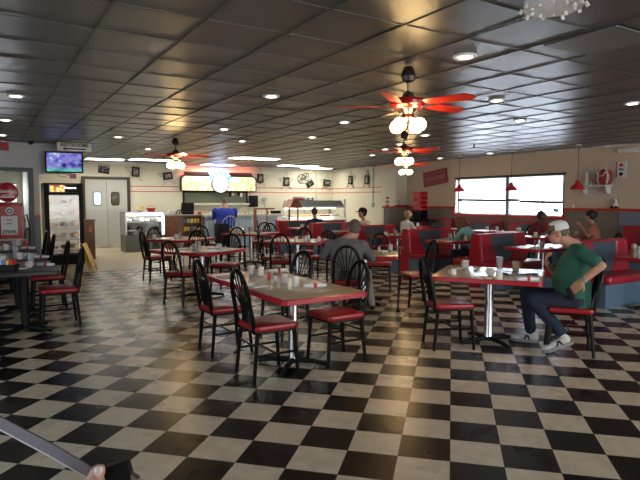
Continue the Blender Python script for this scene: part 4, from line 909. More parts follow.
# ------------------------------------------------------------------ hot bar
h = empty('hot_food_bar', (9.2, 15.6, 0), 0, 'stainless buffet bar with hood and sneeze guard', 'buffet')
bx(-1.08, 1.1, -.38, .38, .0, .84).build('cabinet', 'boothblue', h); bx(-1.12, 1.14, -.46, .42, .84, .88).build('red_ledge', 'red', h)
MB().prism([(-.55, .88), (-.30, 1.0), (.40, 1.0), (.40, .88)], -1.0, 1.12, 'x').build('counter_top', mat('glossy_white_top', (.85, .87, .90), .25), h)
MB().prism([(-.42, 1.27), (-.42, 1.33), (-.22, 1.52), (.28, 1.52), (.40, 1.33), (.40, 1.27)], -.80, 1.08, 'x').build('hood', mat('satin_hood', (.55, .57, .60), .45, .5), h)
for x in (-.75, .0, 1.0): bx(x-.02, x+.02, .34, .38, .98, 1.30).build('post', 'steel', h)
MB().prism([(-.40, 1.27), (-.46, 1.06), (-.455, 1.06), (-.395, 1.27)], -.78, 1.05, 'x').build('glass_guard', 'glass', h)
bx(-.95, .95, -.1, .0, 1.255, 1.27).build('heat_lamp', mat('warm_heat_strip', (1, .8, .5), .5, emit=14, ecol=(1, .85, .6)), h)
bx(1.09, 1.13, -.42, -.38, .2, 1.56).build('post', 'steel', h)
for i in range(5):
    o = MB().rbox(-.16, .16, -.2, .2, 0, .05, .03, 3).build('food_pan', ['steel', 'yellow', 'steel', 'orangewood', 'steel'][i]); o.location = (8.55+.38*i, 15.6, 1.001)
    tag(o, ('steel', 'yellow food', 'plain steel', 'orange food', 'right end steel')[i]+' pan in the hot bar, '+('first', 'second', 'third', 'fourth', 'fifth')[i]+' from the left', 'food pan', 'pans in the hot bar')
hh = empty('wooden_roof_stand', (8.22, 14.93, 0), 0, 'orange wooden stand with small peaked roof left of the hot bar', 'stand')
MB().prism([(-.24, 1.28), (-.10, 1.55), (.08, 1.55), (.22, 1.28)], -.18, .18, 'y').build('roof', 'orangewood', hh)
for x in (-.15, .15): bx(x-.02, x+.02, -.02, .02, 0, 1.28).build('post', 'orangewood', hh)
fr = empty('rail_divider', (7.75, 15.9, 0), 0, 'orange wooden rail frame between the blue counter and hot bar', 'frame')
bx(-.38, .30, -.03, .03, 1.23, 1.28).build('top_rail', 'orangewood', fr); bx(-.42, -.35, -.04, .04, 0, 1.28).build('post', 'orangewood', fr); bx(.02, .05, -.02, .02, 0, 1.23).build('post', 'orangewood', fr)
o = MB().rbox(-.15, .15, -.12, .12, 0, .10, .02, 2).build('small_appliance', 'blackm', None, (8.55, 16.8, 1.076)); tag(o, 'dark low appliance at the right end of the blue counter', 'appliance')
o = MB().rbox(-.14, .14, -.10, .10, 0, .09, .02, 2).build('toaster', 'chrome', None, (9.15, 15.6, 1.522)); tag(o, 'shiny metal box on top of the hot bar hood', 'box')
r = empty('glass_rack', (8.75, 15.6, 1.521), 0, 'red and white rack of cups on top of the hood', 'rack'); bx(-.16, .16, -.1, .1, 0, .02).build('tray', 'blackm', r); bx(-.15, .15, -.09, .09, .02, .07).build('crate', 'redpaper', r); bx(-.15, .15, -.09, .09, .07, .12).build('cup_row', 'whitepl', r)

# ------------------------------------------------------------------ near the half wall
r = empty('open_laptop', (11.55, 13.76, 1.336), 0, 'flat dark laptop lying on the red capped half wall', 'laptop'); MB().rbox(-.22, .22, -.11, .11, 0, .03, .02, 2).build('base', 'blackm', r); q = MB().tube([(-.05, .05, .02), (-.08, .08, .12), (-.03, .08, .2)], .01, 6).build('stem', 'wood', r)
r = empty('red_ring_stack', (11.0, 13.8, 1.336), 0, 'small stack of red and pale cups on the end of the half wall', 'cups')
for k in range(5): MB().lathe([(.045, .0), (.06, .03), (.06, .05), (.04, .05)], 14, (0, 0, .06*k)).build('cup', 'ketchup' if k % 2 == 0 else 'paper', r)
st = empty('booster_seat_stand', (11.62, 12.95, 0), 0, 'black stand carrying stacked booster seats by the wall', 'stand')
for sx in (-1, 1):
    for sy in (-1, 1): MB().tube([(.17*sx, .17*sy, .88), (.22*sx, .22*sy, 0)], .016, 8).build('leg', 'blackm', st)
MB().rbox(-.22, .22, -.2, .2, .88, .93, .03, 3).build('shelf_top', 'blackm', st); MB().tube([(-.2, -.2, .6), (.2, -.2, .6), (.2, .2, .6), (-.2, .2, .6)], .012, 6, True).build('stretcher', 'blackm', st)
for k in range(6):
    r = empty('booster_chair', (11.62, 12.95, .932+.145*k), 0, ('black', 'black', 'red', 'red', 'red', 'red')[k]+' plastic booster seat, '+('lowest', 'second from the bottom', 'third from the bottom', 'fourth from the bottom', 'second from the top', 'topmost')[k]+' of the stack', 'booster seat', 'stacked booster seats')
    mm = 'blackm' if k < 2 else 'ketchup'
    MB().rbox(-.17, .17, -.17, .17, 0, .05, .04, 3).build('seat', mm, r); MB().rbox(-.17, .17, .10, .17, .05, .14, .03, 3).build('backrest', mm, r)
    for sx in (-1, 1): MB().box(min(sx*.13, sx*.17), max(sx*.13, sx*.17), -.15, .10, .05, .135).build('armrest', mm, r)

# ------------------------------------------------------------------ right wall things
s = empty('wall_banner_sign', (XR-.03, 12.78, 2.23), 0, 'tilted red sign with pale lettering left of the window', 'sign'); s.rotation_euler = (R(-7), 0, 0)
bx(-.02, .01, -.52, .52, -.23, .23).build('board', mat('faded_red_board', (.26, .012, .02), .5), s)
text_mesh('SODA SHOP', .17, 'lettering', mat('faded_pink_letter', (.45, .22, .20), .6), s, Matrix.Translation((-.024, 0, -.02)) @ FACE_X, bold=.002, sx=.93)
q = MB(); q.box(-.023, -.02, -.48, .48, .14, .145); q.box(-.023, -.02, -.48, .48, -.17, -.165); q.build('border_line', mat('faded_pink_letter', (.45, .22, .2), .6), s)
bk = empty('display_shelf', (XR-.005, 7.5, 0), 0, 'pale wall shelf with backing panel right of the pendant lamp', 'shelf')
bx(-.012, 0, -.47, .40, 1.58, 2.40).build('backing_panel', mat('pale_mauve_panel', (.55, .47, .42), .7), bk); bx(-.24, -.012, -.38, .26, 1.84, 1.87).build('shelf_board', 'whitepl', bk)
for y in (-.33, .22): MB().prism([(-.2, 1.84), (-.012, 1.84), (-.012, 1.66), (-.16, 1.70)], y-.01, y+.01, 'y').build('bracket', 'whitepl', bk)
r = empty('striped_bag', (XR-.13, 7.27, 1.871), 0, 'bulging red and white striped bag on the wall shelf', 'bag')
q = MB(); nseg = 20; prof = [(.10, 0), (.17, .04), (.20, .12), (.20, .22), (.16, .31), (.09, .34), (.0, .345)]; vs = []
q2 = MB()
for k in range(nseg):
    a0, a1 = 2*pi*k/nseg, 2*pi*(k+1)/nseg; q2.m = 1 if k % 4 == 0 else 0
    for i in range(len(prof)-1):
        (r0, z0), (r1, z1) = prof[i], prof[i+1]
        q2.add([(.45*r0*cos(a0), r0*sin(a0), z0), (.45*r0*cos(a1), r0*sin(a1), z0), (.45*r1*cos(a1), r1*sin(a1), z1), (.45*r1*cos(a0), r1*sin(a0), z1)], [(0, 1, 2, 3)])
q2.build('bag_body', [mat('bag_red', (.30, .025, .02), .5), mat('bag_white', (.6, .57, .5), .5)], r)
MB().tube([(-.09, .12, .30), (-.12, .05, .20), (-.12, -.05, .20), (-.09, -.12, .30)], .010, 6).build('strap', 'whitepl', r)
MB().tube([(0, .08, .33), (0, .05, .40), (0, -.05, .40), (0, -.08, .33)], .01, 6).build('handle', 'whitepl', r)
r = empty('lighthouse_figurine', (XR-.13, 7.67, 1.871), 0, 'small pale tower figurine at the left of the wall shelf', 'figurine')
MB().lathe([(.07, 0), (.07, .04), (.045, .06), (.03, .24), (.04, .25), (.03, .28), (0, .32)], 14).build('tower', 'whitepl', r); MB().lathe([(.032, .24), (.032, .26)], 12).build('gallery', 'wood', r); MB().lathe([(.04, 0), (.035, .09), (0, .12)], 12, (0, -.10, 0)).build('rock', 'browncup', r)
r = empty('card_sign', (XR-.02, 6.93, 2.2), 0, 'white card with red, blue and black symbols beside the shelf', 'sign')
bx(-.01, .01, -.11, .11, -.17, .17).build('board', 'whitepl', r); bx(-.014, -.01, .085, .11, -.17, .17).build('red_border', 'redpaper', r)
MB().prism([(-.05, .07), (.05, .07), (.05, .11), (0, .15), (-.05, .11)], -.014, -.01, 'x').build('red_symbol', 'redpaper', r)
MB().prism([(-.06, -.02), (.05, -.02), (.06, .03), (-.05, .03)], -.014, -.01, 'x').build('blue_symbol', 'blueplastic', r)
MB().prism([(0, -.15), (.05, -.09), (.03, -.06), (-.03, -.06), (-.05, -.09)], -.014, -.01, 'x').build('black_symbol', 'blackm', r)
r = empty('emergency_light', (XR-.08, 6.72, 2.60), 0, 'white emergency light with two heads at the ceiling', 'emergency light')
MB().rbox(-.04, .06, -.16, .16, -.05, .06, .02, 2).build('housing', 'whitepl', r)
for y in (-.2, .2): MB().lathe([(.02, .05), (.05, 0), (.05, -.01)], 14, T=Matrix.Translation((-.03, y, .01)) @ Matrix.Rotation(R(90), 4, 'Y')).build('lamp_head', 'whitepl', r)
r = empty('cow_figurine', (XR-.05, 7.02, 1.341), R(180), 'small red, white and black seated cow figurine on the rail', 'figurine')
MB().lathe([(.035, 0), (.06, .04), (.045, .12), (.03, .14)], 14).build('body', 'whitepl', r)
MB().ball((.01, 0, .18), (.045, .05, .045), 14).build('head', 'whitepl', r); MB().ball((.05, 0, .165), (.02, .03, .02), 10).build('muzzle', mat('pink_muzzle', (.5, .2, .2), .5), r)
for y in (-1, 1): MB().tube([(0, .03*y, .21), (0, .05*y, .245)], [.008, .003], 6).build('horn', 'redpaper', r); MB().ball((.0, .065*y, .19), (.01, .025, .012), 8).build('ear', 'blackm', r); MB().ball((.05, .05*y, .03), (.05, .025, .03), 10).build('leg', 'blackm', r)
MB().rbox(-.04, .05, -.075, .075, 0, .035, .01, 2).build('base', 'redpaper', r)
r = empty('small_cup', (XR-.04, 8.06, 1.341), 0, 'tiny white and red cup on the rail right of the window', 'cup'); MB().lathe([(.025, 0), (.032, .06), (.03, .07)], 12).build('cup_body', 'whitepl', r); MB().lathe([(.033, .03), (.033, .045)], 12).build('red_band', 'redpaper', r)
# papers on the window
r = empty('window_poster', (XR-.0, 9.25, 1.68), 0, 'faint printed poster sheet on the near window', 'poster')
bx(.0, .004, -.28, .28, -.17, .19).build('sheet', 'blind', r)
q = MB(); [q.box(-.003, 0, -.24+.02*k, .2-.03*k, -.13+.07*k, -.10+.07*k) for k in range(5)]; q.build('printed_lines', mat('pale_print', (.35, .36, .5), .7), r)
o = MB().prism([(-.1, -.04), (-.02, -.06), (.1, -.02), (.08, .05), (-.06, .04)], -.004, 0, 'x').build('window_sticker', mat('cyan_sticker', (.1, .5, .7), .6), None, (XR+.06, 8.58, 1.28)); tag(o, 'small cyan sticker low on the near end of the window', 'sticker')
r = empty('parked_car', (15.0, 12.9, 0), R(90), 'pale car parked outside beyond the window', 'car')
MB().prism([(-1.9, .25), (-1.95, .65), (-1.1, .80), (-.6, 1.25), (.7, 1.27), (1.3, .85), (1.9, .75), (1.95, .3)], -.8, .8, 'y').build('car_body', mat('silver_car_paint', (.35, .38, .44), .3, .4), r)
MB().prism([(-.95, .85), (-.52, 1.2), (.62, 1.22), (1.1, .87)], -.81, .81, 'y').build('side_windows', 'blackm', r)
for x in (-1.25, 1.25):
    for y in (-.75, .75): MB().lathe([(.2, -.1), (.32, -.09), (.32, .09), (.2, .1)], 20, T=Matrix.Translation((x, y, .32)) @ Matrix.Rotation(R(90), 4, 'X')).build('wheel', 'blackm', r)
struct(bx(XR+.2, XR+14, 2, 24, -.1, -.0).build('floor', mat('pale_pavement', (.6, .6, .6), .8), smooth=False))
# ceiling odds
r = empty('air_diffuser', (3.03, 2.20, CEIL), R(0), 'white dusty air diffuser at the top edge of the photo', 'vent')
q = MB(); [q.lathe([(.05+.05*k, -.02-.012*k), (.07+.05*k, -.022-.012*k), (.07+.05*k, .004)], 24) for k in range(3)]; q.build('cones', 'whitepl', r)
rr = random.Random(2)
for k in range(20):
    a, s_ = 2*pi*k/20, .7+.35*(k % 2); MB().tube([(.17*cos(a)*s_, .17*sin(a)*s_, -.03), (.185*cos(a)*s_, .185*sin(a)*s_, -.05-.015*rr.random())], .012, 5).build('fringe_tip', 'china', r)
o = bx(-.29, .29, -.29, .29, -.004, .004).build('ceiling_grille', mat('grey_grille', (.14, .13, .12), .5), None, (4.1, 2.55, CEIL-.004)); tag(o, 'lighter square return grille in the ceiling at the right', 'vent')
r = empty('smoke_detector', (9.2, 8.55, CEIL), 0, 'small dark sprinkler head hanging from the ceiling before the window', 'sprinkler'); MB().tube([(0, 0, 0), (0, 0, -.07)], .015, 8).build('stem', 'blackm', r); MB().lathe([(.04, -.075), (.045, -.07), (.01, -.06)], 12).build('deflector', 'blackm', r)

# ------------------------------------------------------------------ cane
x, y = 4.80, 5.77
r = empty('walking_cane', (x, y, 0), R(-32), 'dark walking cane with T handle standing by the grey-cardigan man\'s table', 'cane')
MB().tube([(0, 0, .02), (.01, 0, .88)], .011, 8).build('shaft', 'black', r); MB().tube([(-.045, 0, .885), (0, 0, .89), (.06, 0, .875)], [.012, .014, .012], 8).build('handle', 'wood', r); MB().lathe([(.032, 0), (.030, .02), (.012, .04)], 14).build('rubber_tip', 'blackm', r)

# ------------------------------------------------------------------ people
def remesh(mb, name, m, parent, vox=.012, sm=4, fac=.5):
    me = bpy.data.meshes.new('t'); me.from_pydata(mb.v, [], mb.f)
    bm = bmesh.new(); bm.from_mesh(me)
    # orient every closed piece outward
    bmesh.ops.recalc_face_normals(bm, faces=bm.faces); bm.to_mesh(me); bm.free()
    o = bpy.data.objects.new('t', me); COL.objects.link(o)
    rm = o.modifiers.new('r', 'REMESH'); rm.mode = 'VOXEL'; rm.voxel_size = vox
    s = o.modifiers.new('s', 'SMOOTH'); s.iterations = sm; s.factor = fac
    bpy.context.view_layer.update()
    nm = bpy.data.meshes.new_from_object(o.evaluated_get(bpy.context.evaluated_depsgraph_get()))
    bpy.data.objects.remove(o); nm.materials.clear(); nm.materials.append(M[m] if isinstance(m, str) else m)
    nm.polygons.foreach_set('use_smooth', [True]*len(nm.polygons)); nm.name = name
    r = bpy.data.objects.new(name, nm); COL.objects.link(r); r.parent = parent; return r
def loft(mb, secs, seg=18):
    """closed body of elliptical sections (centre, rx, ry)"""
    vs = []; n = len(secs)
    c0 = Vector(secs[0][0]); 
    for i, (c, rx, ry) in enumerate(secs):
        for k in range(seg):
            a = 2*pi*k/seg; vs.append((c[0]+rx*cos(a), c[1]+ry*sin(a), c[2]))
    fs = [(i*seg+k, i*seg+(k+1) % seg, (i+1)*seg+(k+1) % seg, (i+1)*seg+k) for i in range(n-1) for k in range(seg)]
    fs += [tuple(reversed(range(seg))), tuple(range((n-1)*seg, n*seg))]; mb.add(vs, fs)
def hand_parts(mb, w, d, up, s=1.0, curl=.6, side=1, fr=.0085):
    """palm, four unequal bent fingers and a side thumb. w wrist, d direction of the hand, up = back of the hand"""
    d = Vector(d).normalized(); up = Vector(up); up = (up-d*up.dot(d)).normalized(); lat = d.cross(up)*side; w = Vector(w)
    mb.cap(w, .026*s, w+d*.03*s, .027*s, 10)
    for k in range(4):
        off = lat*(.030-.020*k)*s; b = w+d*.075*s+off
        mb.cap(w+d*.02*s+off*.6, .016*s, b, .0135*s, 10)
        L = (.038, .044, .041, .032)[k]*s; p = b; dd = d.copy()
        for j in range(3):
            ang = curl*(.45+.35*j); dd = (dd*cos(ang)-up*sin(ang)).normalized() if j else (d*cos(curl*.4)-up*sin(curl*.4)).normalized()
            q = p+dd*L*(1, .7, .55)[j]; mb.cap(p, (fr+.0015-.001*j)*s, q, (fr+.0005-.001*j)*s, 8); p = q
    b = w+d*.025*s+lat*.026*s; q = b+(d*.6+lat*.7-up*.3).normalized()*.042*s; mb.cap(b, .014*s, q, .011*s, 8); e = q+(d*.85+lat*.1-up*.5).normalized()*.034*s; mb.cap(q, .011*s, e, .009*s, 8)
def head_parts(mb, c, fwd, s=1.0, face=True):
    """skull, jaw, nose, ears about centre c looking along fwd"""
    f = Vector(fwd).normalized(); l = Vector((0, 0, 1)).cross(f).normalized(); u = f.cross(l); c = Vector(c)
    T = Matrix((( f.x, l.x, u.x, c.x), (f.y, l.y, u.y, c.y), (f.z, l.z, u.z, c.z), (0, 0, 0, 1)))
    mb.ball((-.012*s, 0, .028*s), (.098*s, .077*s, .090*s), 20, T); mb.ball((.022*s, 0, -.035*s), (.068*s, .060*s, .078*s), 18, T)
    mb.ball((.052*s, 0, -.082*s), (.030*s, .034*s, .026*s), 12, T)
    mb.add(*tube_piece([(.078*s, 0, .018*s), (.100*s, 0, -.018*s), (.094*s, 0, -.028*s)], [.009*s, .016*s, .012*s]), T)
    for q in (-1, 1):
        mb.ball((-.008*s, .077*s*q, -.008*s), (.018*s, .010*s, .030*s), 10, T); mb.ball((.05*s, .035*s*q, -.022*s), (.024*s, .02*s, .022*s), 10, T)
    mb.ball((.076*s, 0, .040*s), (.014*s, .048*s, .012*s), 10, T)
    mb.ball((.080*s, 0, -.052*s), (.013*s, .024*s, .010*s), 10, T)
    return T
def tube_piece(pts, rs):
    m = MB(); m.tube(pts, rs, 8); return m.v, m.f
def face_details(T, parent, s=1.0, glasses=False):
    for q in (-1, 1):
        MB().ball((.078*s, .031*s*q, .014*s), (.012*s, .014*s, .008*s), 10, T).build('eye', 'eye', parent)
    MB().ball((.0915*s, 0, -.053*s), (.004*s, .022*s, .0045*s), 10, T).build('mouth', 'lip', parent)
    if glasses:
        g = MB()
        for q in (-1, 1):
            g.tube([(.10*s, (.033+.022*cos(2*pi*k/12))*s*q, (.014+.016*sin(2*pi*k/12))*s) for k in range(12)], .0018, 5, True, T)
            g.tube([(.10*s, .055*q*s, .018*s), (.05*s, .078*q*s, .018*s), (-.01*s, .084*q*s, .012*s)], .0016, 5, False, T)
        g.tube([(.10*s, -.011*s, .016*s), (.10*s, .011*s, .016*s)], .0018, 5, False, T); g.build('eyeglasses', 'blackm', parent)
def person(loc, deg, label, shirt, pants, skin, hair, lean=0.0, arms=None, long=True, hs='short', hat=None, vox=.016, seat=.46, back_lean=0, female=False, hd=(1, 0, 0), stand=False, head=None, feet=None, cardigan=False, wide=1.0):
    r = empty('person', (loc[0], loc[1], loc[2] if len(loc) > 2 else 0), R(deg), label, 'person')
    z0 = seat; lx = lean; k = .92 if female else wide
    hip = (0, 0, z0+.07); ch = (lx*.6, 0, z0+.38); sh = (lx, 0, z0+.53); hc = head or (lx+.06+.1*max(lx, 0), 0, z0+.74)
    B = MB(); 
    loft(B, [((0, 0, z0+.01), .10, .14*k), ((lx*.3, 0, z0+.2), .10, .13*k), (ch, .10, .15*k), (sh, .07, .14*k), ((lx+.01, 0, z0+.57), .05, .07)])
    B.cap((lx, 0, z0+.54), .052*k, (hc[0]-.02, hc[1], hc[2]-.08), .05*k, 12); T = head_parts(B, hc, hd, .98 if not female else .92)
    S_ = MB()
    loft(S_, [((-.02, 0, z0+.0), .13*k, .17*k), ((-.01+lx*.2, 0, z0+.12), .145*k, .175*k), ((lx*.35, 0, z0+.24), .13*k, .165*k), (ch, .125*k, .18*k), ((lx*.85, 0, z0+.48), .11*k, .175*k), (sh, .085, .145*k), ((lx+.005, 0, z0+.565), .06, .075)])
    arms = arms or [((lx+.10, .25, z0+.28), (lx+.33, .12, z0+.30)), ((lx+.10, -.25, z0+.28), (lx+.33, -.12, z0+.30))]
    for sd, (el, wr) in zip((1, -1), arms):
        so = Vector((lx, .17*k*sd, z0+(.49 if k <= 1 else .455))); el = Vector(el); wr = Vector(wr)
        B.cap(so, .042, el, .034, 10); B.cap(el, .034, wr, .024, 10); hand_parts(B, wr, (wr-el), (0, 0, 1), 1.0, .5, -sd, .010)
        if long: S_.cap(so, .062*k, el, .050, 12); S_.cap(el, .050, wr, .036, 12)
        else: S_.cap(so, .064*k, so.lerp(el, .55), .056, 12)
    P = MB()
    for sd in (1, -1):
        kn = Vector((.42, .12*sd, z0+.05)); an = Vector((.40, .12*sd, .09))
        if seat > .6: kn = Vector((.36, .14*sd, z0-.02)); an = Vector((.26, .12*sd, .24))
        if feet: kn, an = [Vector(q_) for q_ in feet[0 if sd > 0 else 1]]
        P.cap((0, .09*sd, z0+.07), .092*k, kn, .066, 12); P.cap(kn, .066, an, .05, 12); B.cap((0, .09*sd, z0+.07), .07*k, kn, .05, 10); B.cap(kn, .05, an+Vector((0, 0, -.03)), .035, 10)
        sh_ = MB(); sh_.cap(an+Vector((-.03, 0, -.055)), .036, an+Vector((.15, 0, -.062)), .030, 12); remesh(sh_, 'shoe', 'darkshoe', r, .012, 3)
    remesh(B, 'body', skin, r, vox*.8, 3); remesh(S_, 'shirt', shirt, r, vox, 4); remesh(P, 'trousers', pants, r, vox, 4)
    face_details(T, r, .98)
    if hair:
        H = MB(); s = 1.0
        if hs == 'short': H.ball((-.028, 0, .040), (.098, .085, .088), 18, T); H.ball((-.05, 0, -.01), (.065, .078, .07), 16, T)
        elif hs == 'bob': H.ball((-.03, 0, .038), (.110, .100, .095), 18, T); H.ball((-.05, 0, -.03), (.085, .098, .095), 16, T); H.ball((.02, .075, -.02), (.05, .03, .075), 12, T); H.ball((.02, -.075, -.02), (.05, .03, .075), 12, T)
        elif hs == 'bun': H.ball((-.028, 0, .040), (.105, .092, .092), 18, T); H.ball((-.11, 0, .03), (.055, .055, .055), 14, T); H.ball((-.05, 0, -.01), (.075, .088, .075), 16, T)
        remesh(H, 'hair', hair, r, .012, 2)
    if hat: cap_hat(T, r, *hat)
    return r
def cap_hat(T, parent, crown, brim, s=1.0):
    c = MB(); n = 20; vs = []
    rings = [(-.005, 1.0), (.03, 1.0), (.065, .93), (.095, .72), (.112, .42), (.118, .1)]
    for z, f in rings:
        for k in range(n): a = 2*pi*k/n; vs.append(((-.012+.112*f*cos(a))*s, .092*f*sin(a)*s, (z*.88+.046)*s))
    fs = [(i*n+k, i*n+(k+1) % n, (i+1)*n+(k+1) % n, (i+1)*n+k) for i in range(len(rings)-1) for k in range(n)]+[tuple(range((len(rings)-1)*n, len(rings)*n))]
    c.add(vs, fs, T)
    for i in range(2):
        for k in range(n):
            if cos(2*pi*(k+.5)/n) > .45: c.mi[i*n+k] = 1
    o = c.build('cap', [crown, brim], parent)
    b = MB(); pts = []
    m = 12; up = []
    for k in range(m+1):
        a = R(-62+124*k/m); inner = (-.012+.112*cos(a), .092*sin(a)); d = .085*cos((k/m-.5)*pi)**.5 if 0 < k < m else 0
        pts.append((inner, (inner[0]+d, inner[1]*1.02), -.018*(d/.085)))
    vs = []
    for (a_, b_, dz) in pts:
        bow = -1.6*a_[1]**2
        vs += [((a_[0])*s, a_[1]*s, (.048+bow)*s), (b_[0]*s, b_[1]*s, (.048+bow+dz)*s), (b_[0]*s, b_[1]*s, (.043+bow+dz)*s), (a_[0]*s, a_[1]*s, (.043+bow)*s)]
    fs = [(4*i+j, 4*i+(j+1) % 4, 4*i+4+(j+1) % 4, 4*i+4+j) for i in range(m) for j in range(4)]
    b.add(vs, fs, T).build('brim', brim, o)
    return o

# --- the man in green
g = empty('person', (5.03, 3.30, 0), R(127), 'man in dark green t-shirt, jeans, white sneakers and cap seated side-on', 'person')
B = MB()
loft(B, [((-.01, 0, .47), .12, .15), ((.02, 0, .65), .12, .15), ((.01, 0, .85), .11, .16), ((-.01, 0, 1.02), .08, .15), ((.0, 0, 1.10), .05, .07)])
HC = Vector((.180, 0, 1.19)); B.cap((.01, 0, 1.07), .062, (.13, 0, 1.14), .056, 14); T = head_parts(B, HC, (1, .0, -.20), .95)
B.ball((.18, 0, 1.115), (.035, .045, .03), 12)
# left arm (towards camera): elbow out behind, hand on the hip
SL, EL, WL = Vector((-.035, .195, 1.02)), Vector((-.195, .28, .915)), Vector((-.04, .285, .765))
B.cap(SL, .05, EL, .042, 12); B.cap(EL, .043, WL, .029, 12)
hand_parts(B, WL, (.085, -.03, -.10), (.3, .95, .2), 1.08, .55, -1, .0095)
# right arm: forearm raised, hand near the chest
SR, ER, WR = Vector((.0, -.195, 1.02)), Vector((.18, -.26, .76)), Vector((.265, -.10, .86))
B.cap(SR, .05, ER, .042, 12); B.cap(ER, .043, WR, .029, 12)
hand_parts(B, WR, (.02, .05, .09), (.9, .1, .3), 1.08, 1.0, 1, .0095)
LK, LA = Vector((.40, .12, .53)), Vector((.11, .15, .20)); RK, RA = Vector((.46, -.15, .54)), Vector((.41, -.24, .12))
for sd, kn, an in ((1, LK, LA), (-1, RK, RA)): B.cap((.0, .10*sd, .53), .075, kn, .052, 12); B.cap(kn, .052, an, .036, 12)
remesh(B, 'body', 'skin', g, .0075, 3, .4)
S_ = MB()
loft(S_, [((-.02, 0, .47), .13, .18), ((.01, 0, .55), .155, .19), ((.04, 0, .67), .18, .195), ((.045, 0, .78), .175, .195), ((.025, 0, .89), .15, .20), ((.0, 0, .98), .125, .195), ((-.01, 0, 1.05), .10, .165), ((.0, 0, 1.10), .07, .10)])
for so, el in ((SL, EL), (SR, ER)):
    S_.cap(so, .070, so.lerp(el, .68), .066, 14)
remesh(S_, 'shirt', 'green', g, .010, 5)
P = MB()
P.ball((-.01, 0, .53), (.14, .18, .10), 16)
for sd, kn, an in ((1, LK, LA), (-1, RK, RA)):
    P.cap((.0, .10*sd, .535), .098, kn, .074, 14); P.cap(kn, .074, an.lerp(kn, .08), .060, 14)
remesh(P, 'trousers', 'denim', g, .010, 4)
def sneaker(heel, toe, side):
    heel, toe = Vector(heel), Vector(toe); d = toe-heel; L_ = d.length; f = d.normalized(); l = Vector((0, 0, 1)).cross(f).normalized(); u = f.cross(l)
    T_ = Matrix(((f.x, l.x, u.x, heel.x), (f.y, l.y, u.y, heel.y), (f.z, l.z, u.z, heel.z), (0, 0, 0, 1)))
    m = MB(); m.ball((.05, 0, .055), (.055, .040, .055), 14, T_); m.ball((.13, 0, .045), (.085, .045, .042), 14, T_); m.ball((.225, 0, .035), (.062, .045, .032), 14, T_); m.ball((.05, 0, .09), (.045, .040, .045), 12, T_)
    o = remesh(m, 'shoe', 'shoe', g, .009, 3)
    pl = [(-.008+.0, -.03), (.02, -.042), (.12, -.040), (.21, -.052), (.27, -.038), (.295, 0), (.27, .038), (.21, .052), (.12, .040), (.02, .042), (-.008, .03)]
    MB().prism(pl, -.002, .026, 'z', T=T_).build('sole', 'sole', o)
    q = MB(); [q.tube([(.11+.022*k, -.025, .088-.010*k), (.115+.022*k, 0, .093-.011*k), (.11+.022*k, .025, .088-.010*k)], .004, 5, False, T_) for k in range(4)]; q.build('laces', 'sole', o)
    MB().prism([(.08, .03), (.10, .03), (.115, .06), (.13, .03), (.15, .03), (.125, .075), (.10, .075)], .043*side-.004, .043*side+.004, 'y', T=T_).build('side_mark', 'navy', o)
sneaker((.025, .155, .125), (.265, .185, .022), 1); sneaker((.33, -.24, .012), (.61, -.25, .012), 1)
H = MB(); H.ball((-.045, 0, .010), (.068, .078, .055), 18, T); remesh(H, 'hair', 'greyhair', g, .010, 2)
face_details(T, g, .96, True); cap_hat(T, g, 'capw', 'camo', .90)
MB().ball((.052, 0, .072), (.036, .062, .040), 16, T @ Matrix.Rotation(0, 4, 'X')).build('cap_front', 'camo', g)
wd = (WL-EL).normalized(); wc = WL-wd*.015; uu = wd.cross(Vector((0, 0, 1))).normalized(); ww = wd.cross(uu)
wt = MB().tube([tuple(wc+(uu*cos(2*pi*k/16)+ww*sin(2*pi*k/16))*.033) for k in range(16)], .007, 6, True).build('wristwatch', 'chrome', g)
MB().ball(tuple(wc+Vector((.0, .034, 0))), (.019, .007, .019), 12).build('watch_face', 'mull', wt)
ph = MB().rbox(-.03, .03, -.012, .012, -.06, .06, .01, 3).build('phone_holster', 'blackm', g); ph.location = (.06, .215, .62); ph.rotation_euler = (0, R(15), R(5))

# --- others
person((4.16, 6.08), 57, 'man in grey cardigan with grey hair seated with his back to the camera', 'greywool', 'khaki', 'skin', 'greyhair', lean=.07, vox=.013, arms=[((.10, .32, .76), (.33, .16, .79)), ((.16, -.36, .72), (.40, -.17, .79))], wide=1.28, head=(.14, -.11, 1.145), feet=[((.42, .14, .51), (.36, .14, .09)), ((.40, -.30, .50), (.25, -.36, .09))])
person((6.30, 15.72), 78, 'large man in royal blue shirt sitting at the counter, seen from behind', 'blueshirt', 'navy', 'tanskin', 'greyhair', lean=.10, head=(.16, 0, 1.49), seat=.74, arms=[((.18, .33, .98), (.42, .20, 1.12)), ((.2, -.33, .98), (.42, -.12, 1.12))], wide=1.7)
person((7.85, 12.98), 75, 'person in dark navy jacket in the booth before the hot bar', 'navy', 'navy', 'tanskin', 'brownhair', lean=.10)
person((8.15, 11.12), 110, 'man in black cap and beige shirt in a booth, facing left', 'beigeshirt', 'navy', 'tanskin', 'blackhair', lean=.02, hat=('blackm', 'blackm'), hd=(.75, .65, .1), long=False)
person((8.08, 7.38), 110, 'woman with short auburn hair and pale teal top bending over a booth table', 'teal', 'navy', 'skin', 'brownhair', lean=.24, hs='bob', female=True, head=(.34, .05, 1.06), hd=(.8, 0, -.6))
person((10.65, 8.15), -60, 'person with dark hair and maroon shirt leaning on a table by the window', 'maroon', 'navy', 'darkskin', 'blackhair', lean=.14, head=(.24, 0, 1.17))
person((10.95, 6.75), 115, 'woman with dark gathered hair and rust top seated near the wall', 'orangeshirt', 'navy', 'tanskin', 'blackhair', lean=.08, hs='bun', female=True, long=False, arms=[((.12, .25, .78), (.30, .10, 1.0)), ((.12, -.25, .78), (.34, -.12, .80))])
